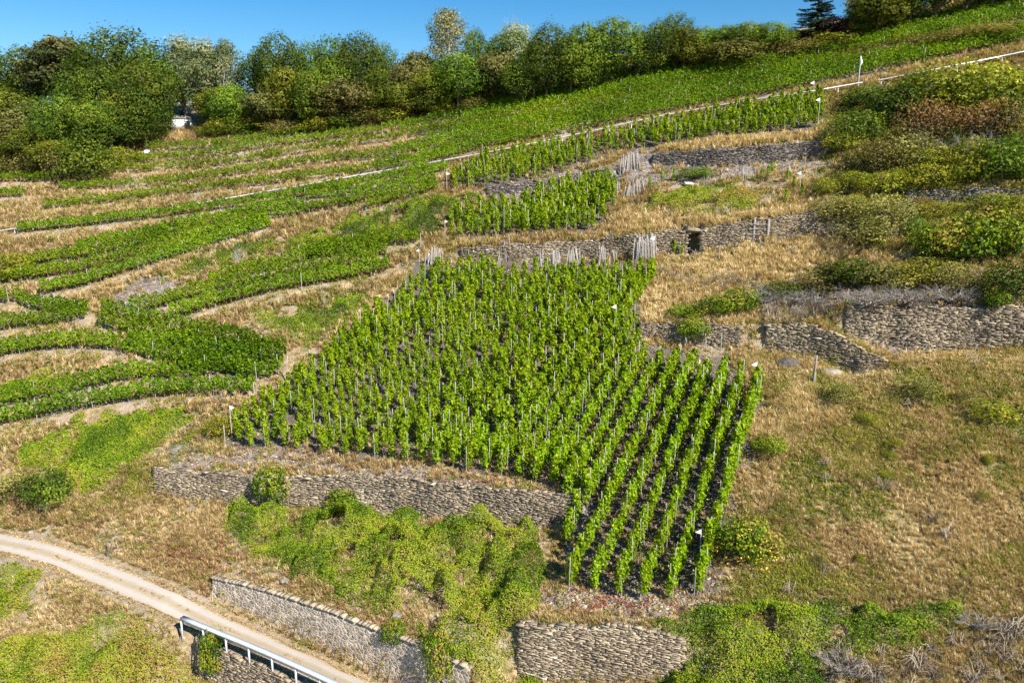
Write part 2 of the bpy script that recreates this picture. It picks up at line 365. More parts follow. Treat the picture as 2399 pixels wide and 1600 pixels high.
def tinted(name, stops, rough=.85, bumpsc=0):
    m, nt = mat(name)
    a = N(nt, 'ShaderNodeAttribute', attribute_name='tint'); r = ramp(nt, stops, a.outputs['Fac'])
    tc = N(nt, 'ShaderNodeTexCoord'); n = N(nt, 'ShaderNodeTexNoise', i_Scale=2.5, i_Detail=6.0); nt.links.new(tc.outputs['Object'], n.inputs['Vector'])
    v = ramp(nt, [(.3, (.6, .6, .6)), (.7, (1.25, 1.22, 1.18))], n.outputs['Fac'])
    d = N(nt, 'ShaderNodeBsdfPrincipled', i_Roughness=rough); nt.links.new(mixc(nt, 1.0, r.outputs[0], v.outputs[0], 'MULTIPLY'), d.inputs['Base Color'])
    if bumpsc:
        n2 = N(nt, 'ShaderNodeTexNoise', i_Scale=bumpsc, i_Detail=6.0); nt.links.new(tc.outputs['Object'], n2.inputs['Vector'])
        b = N(nt, 'ShaderNodeBump', i_Strength=.6, i_Distance=.04); nt.links.new(n2.outputs['Fac'], b.inputs['Height']); nt.links.new(b.outputs[0], d.inputs['Normal'])
    o = N(nt, 'ShaderNodeOutputMaterial'); nt.links.new(d.outputs[0], o.inputs[0]); return m
M = {}
M['vine'] = leaf_mat('vine_leaves', [(0, (.055, .115, .003)), (.42, (.165, .28, .004)), (.8, (.30, .42, .006)), (1, (.48, .48, .02))], .35, .008, .12)
M['hedge'] = leaf_mat('trellis_vine_leaves', [(0, (.045, .09, .004)), (.45, (.125, .215, .005)), (.8, (.25, .35, .008)), (1, (.44, .43, .03))], .35, .01, .10)
M['bramble'] = leaf_mat('bramble_leaves', [(0, (.025, .06, .008)), (.3, (.085, .15, .010)), (.55, (.195, .285, .012)), (.75, (.32, .37, .02)), (.88, (.36, .32, .05)), (1, (.34, .22, .07))], .3, 0, 0)
M['oak'] = leaf_mat('dark_tree_leaves', [(0, (.03, .056, .008)), (.5, (.078, .125, .012)), (1, (.18, .235, .02))], .25, .012, .32)
M['mid'] = leaf_mat('green_tree_leaves', [(0, (.045, .08, .010)), (.5, (.115, .175, .014)), (1, (.24, .31, .03))], .3, .015, .3)
M['yel'] = leaf_mat('olive_tree_leaves', [(0, (.09, .11, .012)), (.5, (.23, .25, .02)), (1, (.42, .39, .04))], .3, .015, .2)
M['yelt'] = leaf_mat('yellow_green_tree_leaves', [(0, (.055, .075, .010)), (.5, (.15, .175, .018)), (1, (.29, .29, .03))], .3, .012, .12)
M['dryt'] = leaf_mat('olive_brown_tree_leaves', [(0, (.06, .075, .018)), (.5, (.145, .15, .035)), (1, (.27, .25, .08))], .3, .015, .12)
M['dry'] = leaf_mat('dry_tree_leaves', [(0, (.11, .115, .03)), (.5, (.23, .21, .05)), (1, (.40, .33, .11))], .3, .02, .2)
M['pale'] = leaf_mat('pale_tree_leaves', [(0, (.10, .14, .05)), (.5, (.20, .24, .09)), (1, (.40, .41, .22))], .3, .01, .15)
M['tan'] = leaf_mat('tan_needles', [(0, (.08, .11, .03)), (.45, (.25, .24, .09)), (1, (.48, .42, .20))], .2, 0, 0)
M['spruce'] = leaf_mat('spruce_needles', [(0, (.012, .03, .014)), (.5, (.03, .06, .03)), (1, (.11, .15, .09))], .1, 0, 0)
M['pine'] = leaf_mat('pine_needles', [(0, (.05, .065, .02)), (.5, (.11, .12, .035)), (1, (.22, .20, .07))], .2, .01, .15)
M['rust'] = leaf_mat('rust_leaves', [(0, (.09, .07, .03)), (.4, (.22, .15, .06)), (.7, (.34, .19, .06)), (1, (.28, .27, .05))], .25, .015, .2)
M['plum'] = leaf_mat('purple_leaves', [(0, (.02, .008, .010)), (1, (.06, .025, .03))], .2, 0, 0)
M['flower'] = leaf_mat('yellow_flowers', [(0, (.75, .50, .02)), (1, (.95, .72, .05))], .2, 0, 0)
M['grass'] = leaf_mat('dry_grass_blades', [(0, (.20, .13, .06)), (.35, (.45, .31, .14)), (.7, (.65, .48, .24)), (1, (.80, .64, .37))], .25, 0, 0)
M['weed'] = leaf_mat('green_weed_leaves', [(0, (.08, .11, .015)), (.45, (.20, .225, .022)), (.8, (.33, .33, .04)), (1, (.42, .31, .06))], .3, 0, 0)
M['brush'] = leaf_mat('dead_brush_twigs', [(0, (.14, .10, .07)), (.5, (.28, .22, .16)), (1, (.46, .39, .30))], 0, 0, 0)
M['redw'] = leaf_mat('red_weed_leaves', [(0, (.20, .06, .04)), (1, (.42, .15, .09))], .2, 0, 0)
M['bark'] = plain('bark', (.10, .075, .05), (.22, .17, .12), .9, 6)
M['palebark'] = plain('pale_bark', (.30, .27, .23), (.55, .50, .44), .9, 6)
M['pinebark'] = plain('pine_bark', (.22, .10, .05), (.42, .20, .10), .9, 6)
M['wood'] = plain('weathered_stake_wood', (.22, .20, .185), (.42, .39, .355), .85, 9)
M['oldwood'] = plain('old_grey_wood', (.16, .14, .12), (.34, .31, .28), .9, 7)
M['steel'] = plain('galvanised_steel', (.60, .64, .68), (.78, .81, .84), .38, 4, .35, 0)
M['rail'] = plain('silver_rail_metal', (.46, .48, .50), (.70, .71, .72), .35, 3, .25, 0)
M['white'] = plain('white_cloth', (.80, .80, .80), (.88, .88, .88), .7, 3, 0, 0)
M['black'] = plain('black_rubber', (.02, .02, .02), (.05, .045, .04), .6, 3, 0, 0)
M['dark'] = plain('dark_stone_core', (.05, .042, .035), (.12, .10, .08), .95, 5)
M['chamber_shade'] = plain('shade_painted_stone', (.015, .013, .012), (.03, .027, .022), .95, 5)  # near-black colour paints the shade inside the doorway chamber
M['core'] = plain('wall_core_earth', (.14, .105, .075), (.25, .195, .135), .95, 5, 0, .6)
M['slate'] = tinted('slate_stones', [(0, (.16, .122, .085)), (.3, (.25, .195, .135)), (.6, (.34, .27, .185)), (.85, (.44, .35, .235)), (.96, (.52, .44, .32)), (1, (.72, .66, .56))], .8, 14)
M['darkslate'] = tinted('dark_slate_stones', [(0, (.06, .05, .045)), (.4, (.16, .135, .12)), (.8, (.28, .235, .20)), (1, (.50, .44, .38))], .8, 14)
M['concrete'] = plain('weathered_concrete', (.17, .145, .12), (.34, .30, .24), .9, 1.3, 0, .5)
# rubble masonry with pale mortar
m, nt = mat('rubble_masonry')
tc = N(nt, 'ShaderNodeTexCoord'); mp = N(nt, 'ShaderNodeMapping'); mp.inputs['Scale'].default_value = (2.6, 2.6, 4.0); nt.links.new(tc.outputs['Object'], mp.inputs[0])
v1 = N(nt, 'ShaderNodeTexVoronoi', feature='DISTANCE_TO_EDGE'); v1.inputs['Scale'].default_value = 1.15; nt.links.new(mp.outputs[0], v1.inputs['Vector'])
v2 = N(nt, 'ShaderNodeTexVoronoi'); v2.inputs['Scale'].default_value = 1.15; nt.links.new(mp.outputs[0], v2.inputs['Vector'])
sp = N(nt, 'ShaderNodeSeparateColor'); nt.links.new(v2.outputs['Color'], sp.inputs[0])
stc = ramp(nt, [(0, (.19, .15, .12)), (.5, (.30, .25, .20)), (.8, (.40, .31, .22)), (1, (.50, .42, .33))], sp.outputs[0])
mort = ramp(nt, [(.035, (1, 1, 1)), (.09, (0, 0, 0))], v1.outputs['Distance'])
col = mixc(nt, mort.outputs[0], stc.outputs[0], (.66, .58, .46))
d = N(nt, 'ShaderNodeBsdfPrincipled', i_Roughness=.85); nt.links.new(col, d.inputs['Base Color'])
b = N(nt, 'ShaderNodeBump', i_Strength=.8, i_Distance=.05); hr = ramp(nt, [(.02, (0, 0, 0)), (.2, (1, 1, 1))], v1.outputs['Distance']); nt.links.new(hr.outputs[0], b.inputs['Height']); nt.links.new(b.outputs[0], d.inputs['Normal'])
o = N(nt, 'ShaderNodeOutputMaterial'); nt.links.new(d.outputs[0], o.inputs[0]); M['rubble'] = m
# ground
m, nt = mat('hillside_ground'); A = {k: N(nt, 'ShaderNodeAttribute', attribute_name=k).outputs['Fac'] for k in ('earth', 'slate', 'gold', 'weedy', 'green', 'red')}
tc = N(nt, 'ShaderNodeTexCoord'); ov = tc.outputs['Object']
def nz(sc, det=6, rough=.6):
    n = N(nt, 'ShaderNodeTexNoise', i_Scale=sc, i_Detail=float(det), i_Roughness=rough); nt.links.new(ov, n.inputs['Vector']); return n.outputs['Fac']
n1, n2, n3, n4 = nz(.35), nz(2.2), nz(9, 4), nz(.9)
dry = mixc(nt, ramp(nt, [(.35, (0,)*3), (.65, (1,)*3)], n2).outputs[0], (.20, .145, .085), (.48, .35, .19))
dry = mixc(nt, ramp(nt, [(.42, (0,)*3), (.62, (1,)*3)], n1).outputs[0], dry, mixc(nt, n3, (.26, .20, .15), (.50, .40, .30)))
dry = mixc(nt, math_(nt, 'MULTIPLY', ramp(nt, [(.5, (0,)*3), (.66, (1,)*3)], n4).outputs[0], .6), dry, (.15, .15, .04))
earth = mixc(nt, ramp(nt, [(.35, (0,)*3), (.65, (1,)*3)], n3).outputs[0], (.075, .06, .05), (.23, .185, .15))
sl_v = N(nt, 'ShaderNodeTexVoronoi'); sl_v.inputs['Scale'].default_value = 5; nt.links.new(ov, sl_v.inputs['Vector'])
ssep = N(nt, 'ShaderNodeSeparateColor'); nt.links.new(sl_v.outputs['Color'], ssep.inputs[0])
slate = ramp(nt, [(0, (.14, .115, .105)), (.5, (.27, .225, .20)), (.9, (.40, .34, .29)), (1, (.58, .52, .46))], ssep.outputs[0]).outputs[0]
slate = mixc(nt, math_(nt, 'MULTIPLY', n2, .6), slate, (.20, .16, .12))
gold = mixc(nt, n2, (.36, .25, .11), (.66, .48, .24))
weedy = mixc(nt, ramp(nt, [(.35, (0,)*3), (.65, (1,)*3)], n4).outputs[0], mixc(nt, n3, (.25, .175, .08), (.51, .37, .19)), mixc(nt, n3, (.17, .15, .04), (.33, .28, .10)))
green = mixc(nt, n2, (.07, .08, .02), (.24, .20, .07))
redc = mixc(nt, n2, (.26, .14, .09), (.46, .30, .20))
col = dry
for a, c in (('weedy', weedy), ('green', green), ('gold', gold), ('earth', earth), ('slate', slate), ('red', redc)):
    col = mixc(nt, A[a], col, c)
d = N(nt, 'ShaderNodeBsdfPrincipled', i_Roughness=.95); d.inputs['Specular IOR Level'].default_value = .15; nt.links.new(col, d.inputs['Base Color'])
b = N(nt, 'ShaderNodeBump', i_Strength=1.0, i_Distance=.2); nt.links.new(math_(nt, 'ADD', n2, math_(nt, 'MULTIPLY', n3, .7)), b.inputs['Height']); nt.links.new(b.outputs[0], d.inputs['Normal'])
o = N(nt, 'ShaderNodeOutputMaterial'); nt.links.new(d.outputs[0], o.inputs[0]); M['ground'] = m
# gravel road: pale wheel tracks, duller middle strip (attribute across = 0..1)
m, nt = mat('gravel_road'); ac = N(nt, 'ShaderNodeAttribute', attribute_name='across').outputs['Fac']
tc = N(nt, 'ShaderNodeTexCoord'); ov = tc.outputs['Object']
g1, g2, g3 = nz(1.4), nz(14, 3), nz(.5)
acn = math_(nt, 'ADD', ac, math_(nt, 'MULTIPLY', math_(nt, 'SUBTRACT', g1, .5), .22))
prof = ramp(nt, [(0, (.1,)*3), (.10, (.8,)*3), (.28, (1,)*3), (.40, (.35,)*3), (.5, (.1,)*3), (.60, (.35,)*3), (.72, (1,)*3), (.9, (.8,)*3), (1, (.1,)*3)], acn).outputs[0]
rc = mixc(nt, prof, mixc(nt, g2, (.22, .17, .09), (.46, .35, .22)), mixc(nt, g3, mixc(nt, g2, (.24, .20, .16), (.50, .44, .375)), mixc(nt, g2, (.38, .33, .28), (.62, .56, .49))))
d = N(nt, 'ShaderNodeBsdfPrincipled', i_Roughness=.95); nt.links.new(rc, d.inputs['Base Color'])
b = N(nt, 'ShaderNodeBump', i_Strength=.5, i_Distance=.03); nt.links.new(g2, b.inputs['Height']); nt.links.new(b.outputs[0], d.inputs['Normal'])
o = N(nt, 'ShaderNodeOutputMaterial'); nt.links.new(d.outputs[0], o.inputs[0]); M['road'] = m

# ------------------------------------------------------------------ mesh helpers
def mk_mesh(name, V, F, mt, **attrs):
    V = np.asarray(V, np.float32).reshape(-1, 3); F = np.asarray(F, np.int32)
    k = F.shape[1]; me = bpy.data.meshes.new(name)
    me.vertices.add(len(V)); me.vertices.foreach_set('co', V.ravel())
    me.loops.add(F.size); me.loops.foreach_set('vertex_index', F.ravel())
    me.polygons.add(len(F)); me.polygons.foreach_set('loop_start', np.arange(0, F.size, k, dtype=np.int32))
    try: me.polygons.foreach_set('loop_total', np.full(len(F), k, np.int32))
    except Exception: pass
    for a, v in attrs.items():
        at_ = me.attributes.new(a, 'FLOAT', 'POINT'); at_.data.foreach_set('value', np.asarray(v, np.float32).ravel())
    me.materials.append(mt); me.update(calc_edges=True); return me
def tag(o, label=None, cat=None, group=None, kind=None):
    if label: o['label'] = label
    if cat: o['category'] = cat
    if group: o['group'] = group
    if kind: o['kind'] = kind
    return o
def obj(name, me, parent=None, loc=None, rz=0, sc=None):
    o = bpy.data.objects.new(name, me); C.objects.link(o)
    if parent: o.parent = parent
    if loc is not None: o.location = loc
    if rz: o.rotation_euler.z = rz
    if sc is not None: o.scale = sc
    return o
def empty(name, loc, rz=0, sc=None): return obj(name, None, None, loc, rz, sc)
class MB:
    """collects quads (with tint) and builds one mesh"""
    def __init__(s): s.V = []; s.F = []; s.T = []; s.n = 0
    def add(s, V, F, T=0.5):
        V = np.asarray(V, float).reshape(-1, 3); s.V.append(V); s.F.append(np.asarray(F, int)+s.n); s.n += len(V)
        s.T.append(np.full(len(V), T) if np.isscalar(T) else np.asarray(T, float))
    def box(s, c, ax, ay, az, T=.5):
        c = np.asarray(c, float); ax, ay, az = [np.asarray(v, float)/2 for v in (ax, ay, az)]
        V = [c+i*ax+j*ay+k*az for k in (-1, 1) for j in (-1, 1) for i in (-1, 1)]
        s.add(V, [(0, 2, 3, 1), (4, 5, 7, 6), (0, 1, 5, 4), (2, 6, 7, 3), (0, 4, 6, 2), (1, 3, 7, 5)], T)
    def tube(s, pts, rad, n=6, T=.5, cap=True):
        pts = np.asarray(pts, float); rad = np.full(len(pts), rad) if np.isscalar(rad) else np.asarray(rad)
        V = []; up = np.array([0.13, .21, 1.0])
        for i, p in enumerate(pts):
            d = pts[min(i+1, len(pts)-1)]-pts[max(i-1, 0)]; d = d/(np.linalg.norm(d)+1e-9)
            a = np.cross(d, up); 
            if np.linalg.norm(a) < .05: a = np.cross(d, (1, 0, 0))
            a /= np.linalg.norm(a); b = np.cross(d, a)
            for k in range(n):
                t = 2*math.pi*k/n; V.append(p+rad[i]*(a*math.cos(t)+b*math.sin(t)))
        F = [(i*n+k, i*n+(k+1) % n, (i+1)*n+(k+1) % n, (i+1)*n+k) for i in range(len(pts)-1) for k in range(n)]
        m = len(V)
        if cap:
            V.append(pts[-1]); F += [((len(pts)-1)*n+k, (len(pts)-1)*n+(k+1) % n, m, m) for k in range(0)]
            if n == 4: F.append(tuple((len(pts)-1)*4+k for k in range(4)))
            if n == 6:
                q = (len(pts)-1)*6; F += [(q, q+1, q+2, q+3), (q, q+3, q+4, q+5)]
        s.add(V, F, T)
    def mesh(s, name, mt): return mk_mesh(name, np.concatenate(s.V), np.concatenate(s.F), mt, tint=np.concatenate(s.T))
def leaves(c, nrm, size, tint, jit=.6, asp=.75):
    """diamond leaves at centres c facing roughly nrm"""
    n = len(c); r = rng.normal(size=(n, 3)); nn = nrm + jit*r; nn /= np.linalg.norm(nn, axis=1)[:, None]+1e-9
    a = np.cross(nn, rng.normal(size=(n, 3))); a /= np.linalg.norm(a, axis=1)[:, None]+1e-9; b = np.cross(nn, a)
    s = np.broadcast_to(np.asarray(size, float), (n,))[:, None]
    V = np.stack([c+a*s, c+b*s*asp+nn*s*.15, c-a*s, c-b*s*asp+nn*s*.15], 1).reshape(-1, 3)
    return V, np.arange(4*n).reshape(n, 4), np.repeat(np.clip(tint, 0, 1), 4)

# ------------------------------------------------------------------ ground, road
def grid_mesh():
    ny, nx = MX.shape; V = np.stack([MX, MY, HZ], -1).reshape(-1, 3)
    idx = np.arange(ny*nx).reshape(ny, nx)
    F = np.stack([idx[:-1, :-1], idx[:-1, 1:], idx[1:, 1:], idx[1:, :-1]], -1).reshape(-1, 4)
    me = mk_mesh('ground', V, F, M['ground'], **{k: ZN[k].ravel() for k in ('earth', 'slate', 'gold', 'weedy', 'green', 'red')})
    me.polygons.foreach_set('use_smooth', np.ones(len(F), bool)); return me
tag(obj('ground', grid_mesh()), 'steep dry grass and slate hillside', kind='structure')
rt = np.gradient(road[:, :2], axis=0); rt /= np.linalg.norm(rt, axis=1)[:, None]; rn = np.stack([-rt[:, 1], rt[:, 0]], 1)
V = []; A_ = []
for i in range(len(road)):
    for k in range(9):
        a = k/8; e = 1+.12*(noise(i*.8, k*9.0, 2.0, 5)-.5)*(1 if k in (0, 8) else 0)*4
        q = road[i, :2]+rn[i]*(a-.5)*2.45*e; V.append((*q, float(H(*q))+.05)); A_.append(a)
F = [(i*9+k, (i+1)*9+k, (i+1)*9+k+1, i*9+k+1) for i in range(len(road)-1) for k in range(8)]
tag(obj('road', mk_mesh('road', V, F, M['road'], across=A_)), 'pale gravel farm road with two wheel tracks', kind='structure')

# ------------------------------------------------------------------ walls
def build_wall(wl):
    m = wl['pts']; st = wl['style']
    fine, s = densify(m, .3)
    t = np.gradient(fine[:, :2], axis=0); t /= np.linalg.norm(t, axis=1)[:, None]; n = np.stack([-t[:, 1], t[:, 0]], 1)
    off = .28
    f = fine[:, :2]-n*off
    zb = np.minimum(H(fine[:, 0]-n[:, 0]*.75, fine[:, 1]-n[:, 1]*.75), H(fine[:, 0]-n[:, 0]*1.2, fine[:, 1]-n[:, 1]*1.2))-.35
    zt = H0(fine[:, 0]+n[:, 0]*.55, fine[:, 1]+n[:, 1]*.55)+.05
    kk = np.ones(13)/13; zt = np.convolve(np.pad(zt, 6, mode='edge'), kk, 'valid')
    zt = zt + (noise(s, s*0, 1.4, 7)-.5)*(.35 if st != 'rubble' and st != 'concrete' else .05)
    L = s[-1]; ds = wl.get('door_s')
    core = MB(); body = MB()
    for i in range(len(f)-1):
        top = (zt[i]+zt[i+1])/2; bot = min(zb[i], zb[i+1])
        if ds is not None and abs((s[i]+s[i+1])/2-ds) < .6: continue
        if top-bot < .2: continue
        sh = .02 if st in ('slate', 'dark') else .5
        q = [(f[i]+n[i]*sh, zb[i]), (f[i+1]+n[i+1]*sh, zb[i+1]), (f[i+1]+n[i+1]*(sh+.24), zt[i+1]-.06), (f[i]+n[i]*(sh+.24), zt[i]-.06), (f[i+1]+n[i+1]*1.0, zt[i+1]-.08), (f[i]+n[i]*1.0, zt[i]-.08)]
        core.add([(*a_, z_) for a_, z_ in q], [(0, 1, 2, 3), (3, 2, 4, 5)])
    if st in ('slate', 'dark'):
        z0 = zb.min(); row = 0; z = z0
        while z < zt.max():
            hh = random.choice([.04, .05, .06, .07, .09]); x = random.uniform(-.2, 0)
            while x < L:
                ww = random.choice([.16, .25, .35, .5, .7])*random.uniform(.8, 1.2); xc = x+ww/2; x += ww
                if xc > L: break
                i = min(int(xc/L*(len(f)-1)), len(f)-2)
                if z > zt[i]+.02 or z < zb[i]-.1: continue
                if ds is not None and abs(xc-ds) < .62+random.uniform(0, .12) and z < zt[i]-.3: continue
                if random.random() < .04: continue
                fr = np.clip((z-zb[i])/(zt[i]-zb[i]+.01), 0, 1)
                u = f[i]+(f[i+1]-f[i])*((xc/L*(len(f)-1))-i) + n[i]*(fr*.26 + random.uniform(-.02, .025) + (noise(xc, z, 1.6, 8)-.5)*.16)
                a = random.gauss(0, .03)+(noise(xc, z, 3.0, 90)-.5)*.12; dz = (noise(xc, z*1.5, 2.5, 9)-.5)*.14+random.uniform(-.025, .025)
                tv = np.array([t[i][0], t[i][1], a]); dpt = random.uniform(.18, .3)
                T = np.clip(random.gauss(.48, .22)+(noise(xc, z, 2.2, 10)-.5)*.45, 0, .93)
                if random.random() < .006: T = 1
                body.box((*u, z+hh/2+dz), tv*(ww*.93), (*(n[i]*dpt), random.uniform(-.03, .03)), (-a*hh*t[i][0], -a*hh*t[i][1], hh*random.uniform(.85, 1.1)), T)
            z += hh
        # loose coping stones on the top edge
        x = 0
        while x < L:
            ww = random.uniform(.25, .8); i = min(int(x/L*(len(f)-1)), len(f)-2); x += ww
            u = f[i]+n[i]*random.uniform(.2, .5)
            if random.random() < .18: body.box((*u, zt[i]+random.uniform(-.1, .0)), np.array([t[i][0], t[i][1], random.uniform(-.1, .1)])*ww*.9, (*(n[i]*.5), .03), (0, 0, random.uniform(.05, .1)), random.uniform(.3, .9))
        root = obj(wl['name'], body.mesh(wl['name'], M['slate' if st == 'slate' else 'darkslate'])); obj('core', core.mesh('wall_core', M['core']), root)
    elif st == 'rubble':
        V = []; nz_ = 9
        for i in range(len(f)):
            for k in range(nz_+1):
                fr = k/nz_; z = zb[i]+(zt[i]-zb[i])*fr
                q = f[i]+n[i]*(fr*.3+.05*(noise(s[i], z, .5, 20)-.5)); V.append((*q, z))
            q = f[i]+n[i]*.9; V.append((*q, zt[i]+.02))
        w_ = nz_+2
        F = [(i*w_+k, (i+1)*w_+k, (i+1)*w_+k+1, i*w_+k+1) for i in range(len(f)-1) for k in range(w_-1)]
        root = obj(wl['name'], mk_mesh(wl['name'], V, F, M['rubble'])); obj('core', core.mesh('wall_core', M['core']), root)
        cp = MB(); x = 0
        while x < L-.3:
            ww = random.uniform(.3, .55); i = min(int(x/L*(len(f)-1)), len(f)-2); x += ww
            cp.box((*(f[i]+n[i]*.42), zt[i]+.04), (*(t[i]*ww*.94), 0), (*(n[i]*.42), 0), (0, 0, random.uniform(.08, .16)), random.uniform(.45, .9))
        obj('coping', cp.mesh('coping', M['slate']), root)
    else:
        V = []
        for i in range(len(f)):
            for k in range(7):
                fr = k/6; z = zb[i]+(zt[i]-zb[i])*fr
                q = f[i]+n[i]*(fr*.2+.1*(noise(s[i], z, .8, 21)-.5)); V.append((*q, z))
            V.append((*(f[i]+n[i]*.9), zt[i]+.02))
        F = [(i*8+k, (i+1)*8+k, (i+1)*8+k+1, i*8+k+1) for i in range(len(f)-1) for k in range(7)]
        root = obj(wl['name'], mk_mesh(wl['name'], V, F, M['concrete']))
    tag(root, wl['label'], wl['cat']); wl['obj'] = root
    if ds is not None and CAV is not None:
        p, tt, nn, zb_, zt_ = CAV; t3 = np.array([*tt, 0]); n3 = np.array([*nn, 0]); z3 = np.array([0, 0, 1.])
        cv = MB()
        for sg in (-1, 1): cv.box(np.array([*p, (zb_+zt_)/2])+t3*sg*.78+n3*.95, t3*.3, n3*1.9, z3*(zt_-zb_+.2))
        cv.box(np.array([*p, (zb_+zt_)/2])+n3*1.9, t3*1.9, n3*.3, z3*(zt_-zb_+.2))
        obj('cellar_chamber', cv.mesh('cellar_chamber', M['chamber_shade']), root)
        rf = MB(); sl_ = (float(H0(*(p+nn*2.4)))-zt_)/1.4; rf.box(np.array([*p, zt_+sl_*.2-.02])+n3*1.2, t3*2.4, n3*2.5+z3*sl_*2.5, z3*.1, .35)
        obj('cellar_roof', rf.mesh('cellar_roof', M['ground']), root)
        ln = MB(); ln.box(np.array([*p, zt_-.32])-n3*.1, t3*1.5, n3*.45, z3*.09, .6); obj('lintel', ln.mesh('lintel', M['slate']), root)
for wl in WALLS: build_wall(wl)

# ------------------------------------------------------------------ staked grapevines
def vine_proto(k):
    h = random.uniform(1.95, 2.35); n = 250
    z = .42+(h-.42)*rng.random(n)**.9; ph = rng.random(n)*2*math.pi
    prof = .255*np.sin(np.clip((z-.3)/(h-.2), 0, 1)*math.pi*.8+.45)+.05
    lx, ly = random.uniform(-.12, .12), random.uniform(-.12, .12)
    r = prof*(.55+.5*rng.random(n)); r *= 1+.35*np.sin(z*5+ph*2+k)
    c = np.stack([np.cos(ph)*r+lx*z/h, np.sin(ph)*r+ly*z/h, z], 1)
    nr = np.stack([np.cos(ph), np.sin(ph), np.full(n, .35)], 1)
    V, F, T = leaves(c, nr, rng.uniform(.07, .12, n), np.clip(.5+.2*rng.normal(size=n)+.12*(z/h-.5), 0, 1))
    fol = mk_mesh('vine_foliage', V, F, M['vine'], tint=T)
    b = MB(); b.tube([(0, 0, -.1), (.03, .02, .3), (.01, -.02, .55), (lx*.4, ly*.4, 1.1)], [.045, .04, .035, .02], 5)
    tr = b.mesh('vine_trunk', M['bark'])
    b = MB(); q = random.uniform(-.1, .1); qy = random.uniform(-.08, .08); hh = random.uniform(1.85, 2.45)
    b.tube([(-.2, .08, -.1), (-.2+q*.5, .08+qy*.5, hh/2), (-.2+q, .08+qy, hh)], [.030, .028, .026], 6)
    return fol, tr, b.mesh('vine_stake', M['wood']), (V, F, T), (np.concatenate(b.V), np.concatenate(b.F))
VP_ = [vine_proto(k) for k in range(9)]
mp_poly = np.array(P('520,1022 640,1035 740,1045 860,1052 1000,1075 1150,1095 1270,1118 1310,1180 1300,1250 1285,1350 1420,1375 1540,1380 1630,1370 1660,1250 1700,1075 1748,915 1700,895 1600,858 1480,832 1448,775 1480,690 1515,640 1380,640 1250,640 1060,632 960,632 850,750 720,872 620,955 545,985'))
vines = []     # (x, y, size px, rowid, index in row)
def row_through(x1100, jit=.06, vp=(2069, -198), y0=1385, y1=590, poly=mp_poly, step=.86, rowid=0, skip=.05):
    ys = np.linspace(y0, y1, 90); xs = x1100 + (vp[0]-x1100)*(1100-ys)/(1100-vp[1])
    ys2 = ys; ins = inpoly(poly, xs, ys2)
    if ins.sum() < 3: return
    xs, ys2 = xs[ins], ys2[ins]
    w3 = at(xs, ys2); w3, s = densify(w3, step)
    idx = 0
    for q in w3:
        if random.random() < skip: continue
        vines.append([q[0]+random.gauss(0, jit), q[1]+random.gauss(0, jit), rowid, idx]); idx += 1
xx = 1669+12; rid = 0
while xx > 380:
    row_through(xx, rowid=rid, skip=.015 if rid < 12 else .09, step=.70 if rid < 12 else (.80 if rid < 18 else .92), jit=.035 if rid < 14 else .08); rid += 1
    xx -= 50 if xx > 1330 else (46 if xx > 1150 else 41)
n_main = len(vines)
def block(poly, vp, spac, step, rid0, skip=.15, lo=None):
    poly = np.array(P(poly)); y0, y1 = poly[:, 1].max()+4, poly[:, 1].min()-4
    x = poly[:, 0].max()+200; r = rid0
    yr = (y0+y1)/2
    while x > poly[:, 0].min()-400:
        ys = np.linspace(y0, y1, 60); xs = x+(vp[0]-x)*(yr-ys)/(yr-vp[1]); ins = inpoly(poly, xs, ys)
        if ins.sum() >= 2:
            w3 = at(xs[ins], ys[ins]); w3, _ = densify(w3, step)
            for k, q in enumerate(w3):
                if random.random() > skip: vines.append([q[0]+random.uniform(-.15, .15), q[1]+random.uniform(-.15, .15), r, k])
            r += 1
        x -= spac
block('1033,440 1230,412 1420,352 1560,332 1885,293 1890,240 1700,262 1500,300 1260,350 1110,378 1040,420', (2300, -100), 21, 1.1, 100, .12)
block('1028,548 1370,528 1412,455 1398,425 1310,438 1180,482 1045,508', (2200, -300), 19, 1.05, 200, .05)
vines = np.array(vines)
dist = np.sqrt(vines[:, 0]**2+vines[:, 1]**2+(H(vines[:, 0], vines[:, 1])-CAMZ)**2)
order = np.argsort(dist); vines = vines[order]; dist = dist[order]
NI = 296
ORD = ['rightmost', 'second', 'third', 'fourth', 'fifth', 'sixth', 'seventh', 'eighth', 'ninth', 'tenth', 'eleventh', 'twelfth', 'thirteenth', 'fourteenth', 'fifteenth', 'sixteenth', 'seventeenth', 'eighteenth', 'nineteenth', 'twentieth']
def ordn(i):
    if i < 20: return ORD[i]
    T = {20: 'twenty', 30: 'thirty', 40: 'forty'}; t = i//10*10; u = ['', 'first', 'second', 'third', 'fourth', 'fifth', 'sixth', 'seventh', 'eighth', 'ninth']
    j = i+1; t = j//10*10; return (T[t]+'-'+u[j % 10]) if j % 10 else {30: 'thirtieth', 40: 'fortieth', 20: 'twentieth'}[j]
rowmin = {}
for v in vines: rowmin[int(v[2])] = min(rowmin.get(int(v[2]), 99), int(v[3]))
def vig(x, y): return float(np.clip(random.gauss(1.10, .06)+(noise(x, y, 5, 71)-.5)*.35, .6, 1.3))
def make_vine(x, y, k, label, group, rz, s):
    fol, tr, stk, _, _ = VP_[k]
    root = empty('grapevine', (x, y, float(H(x, y))), rz, (s, s, s))
    obj('foliage', fol, root); obj('trunk', tr, root); obj('stake', stk, root)
    return tag(root, label, 'grapevine', group)
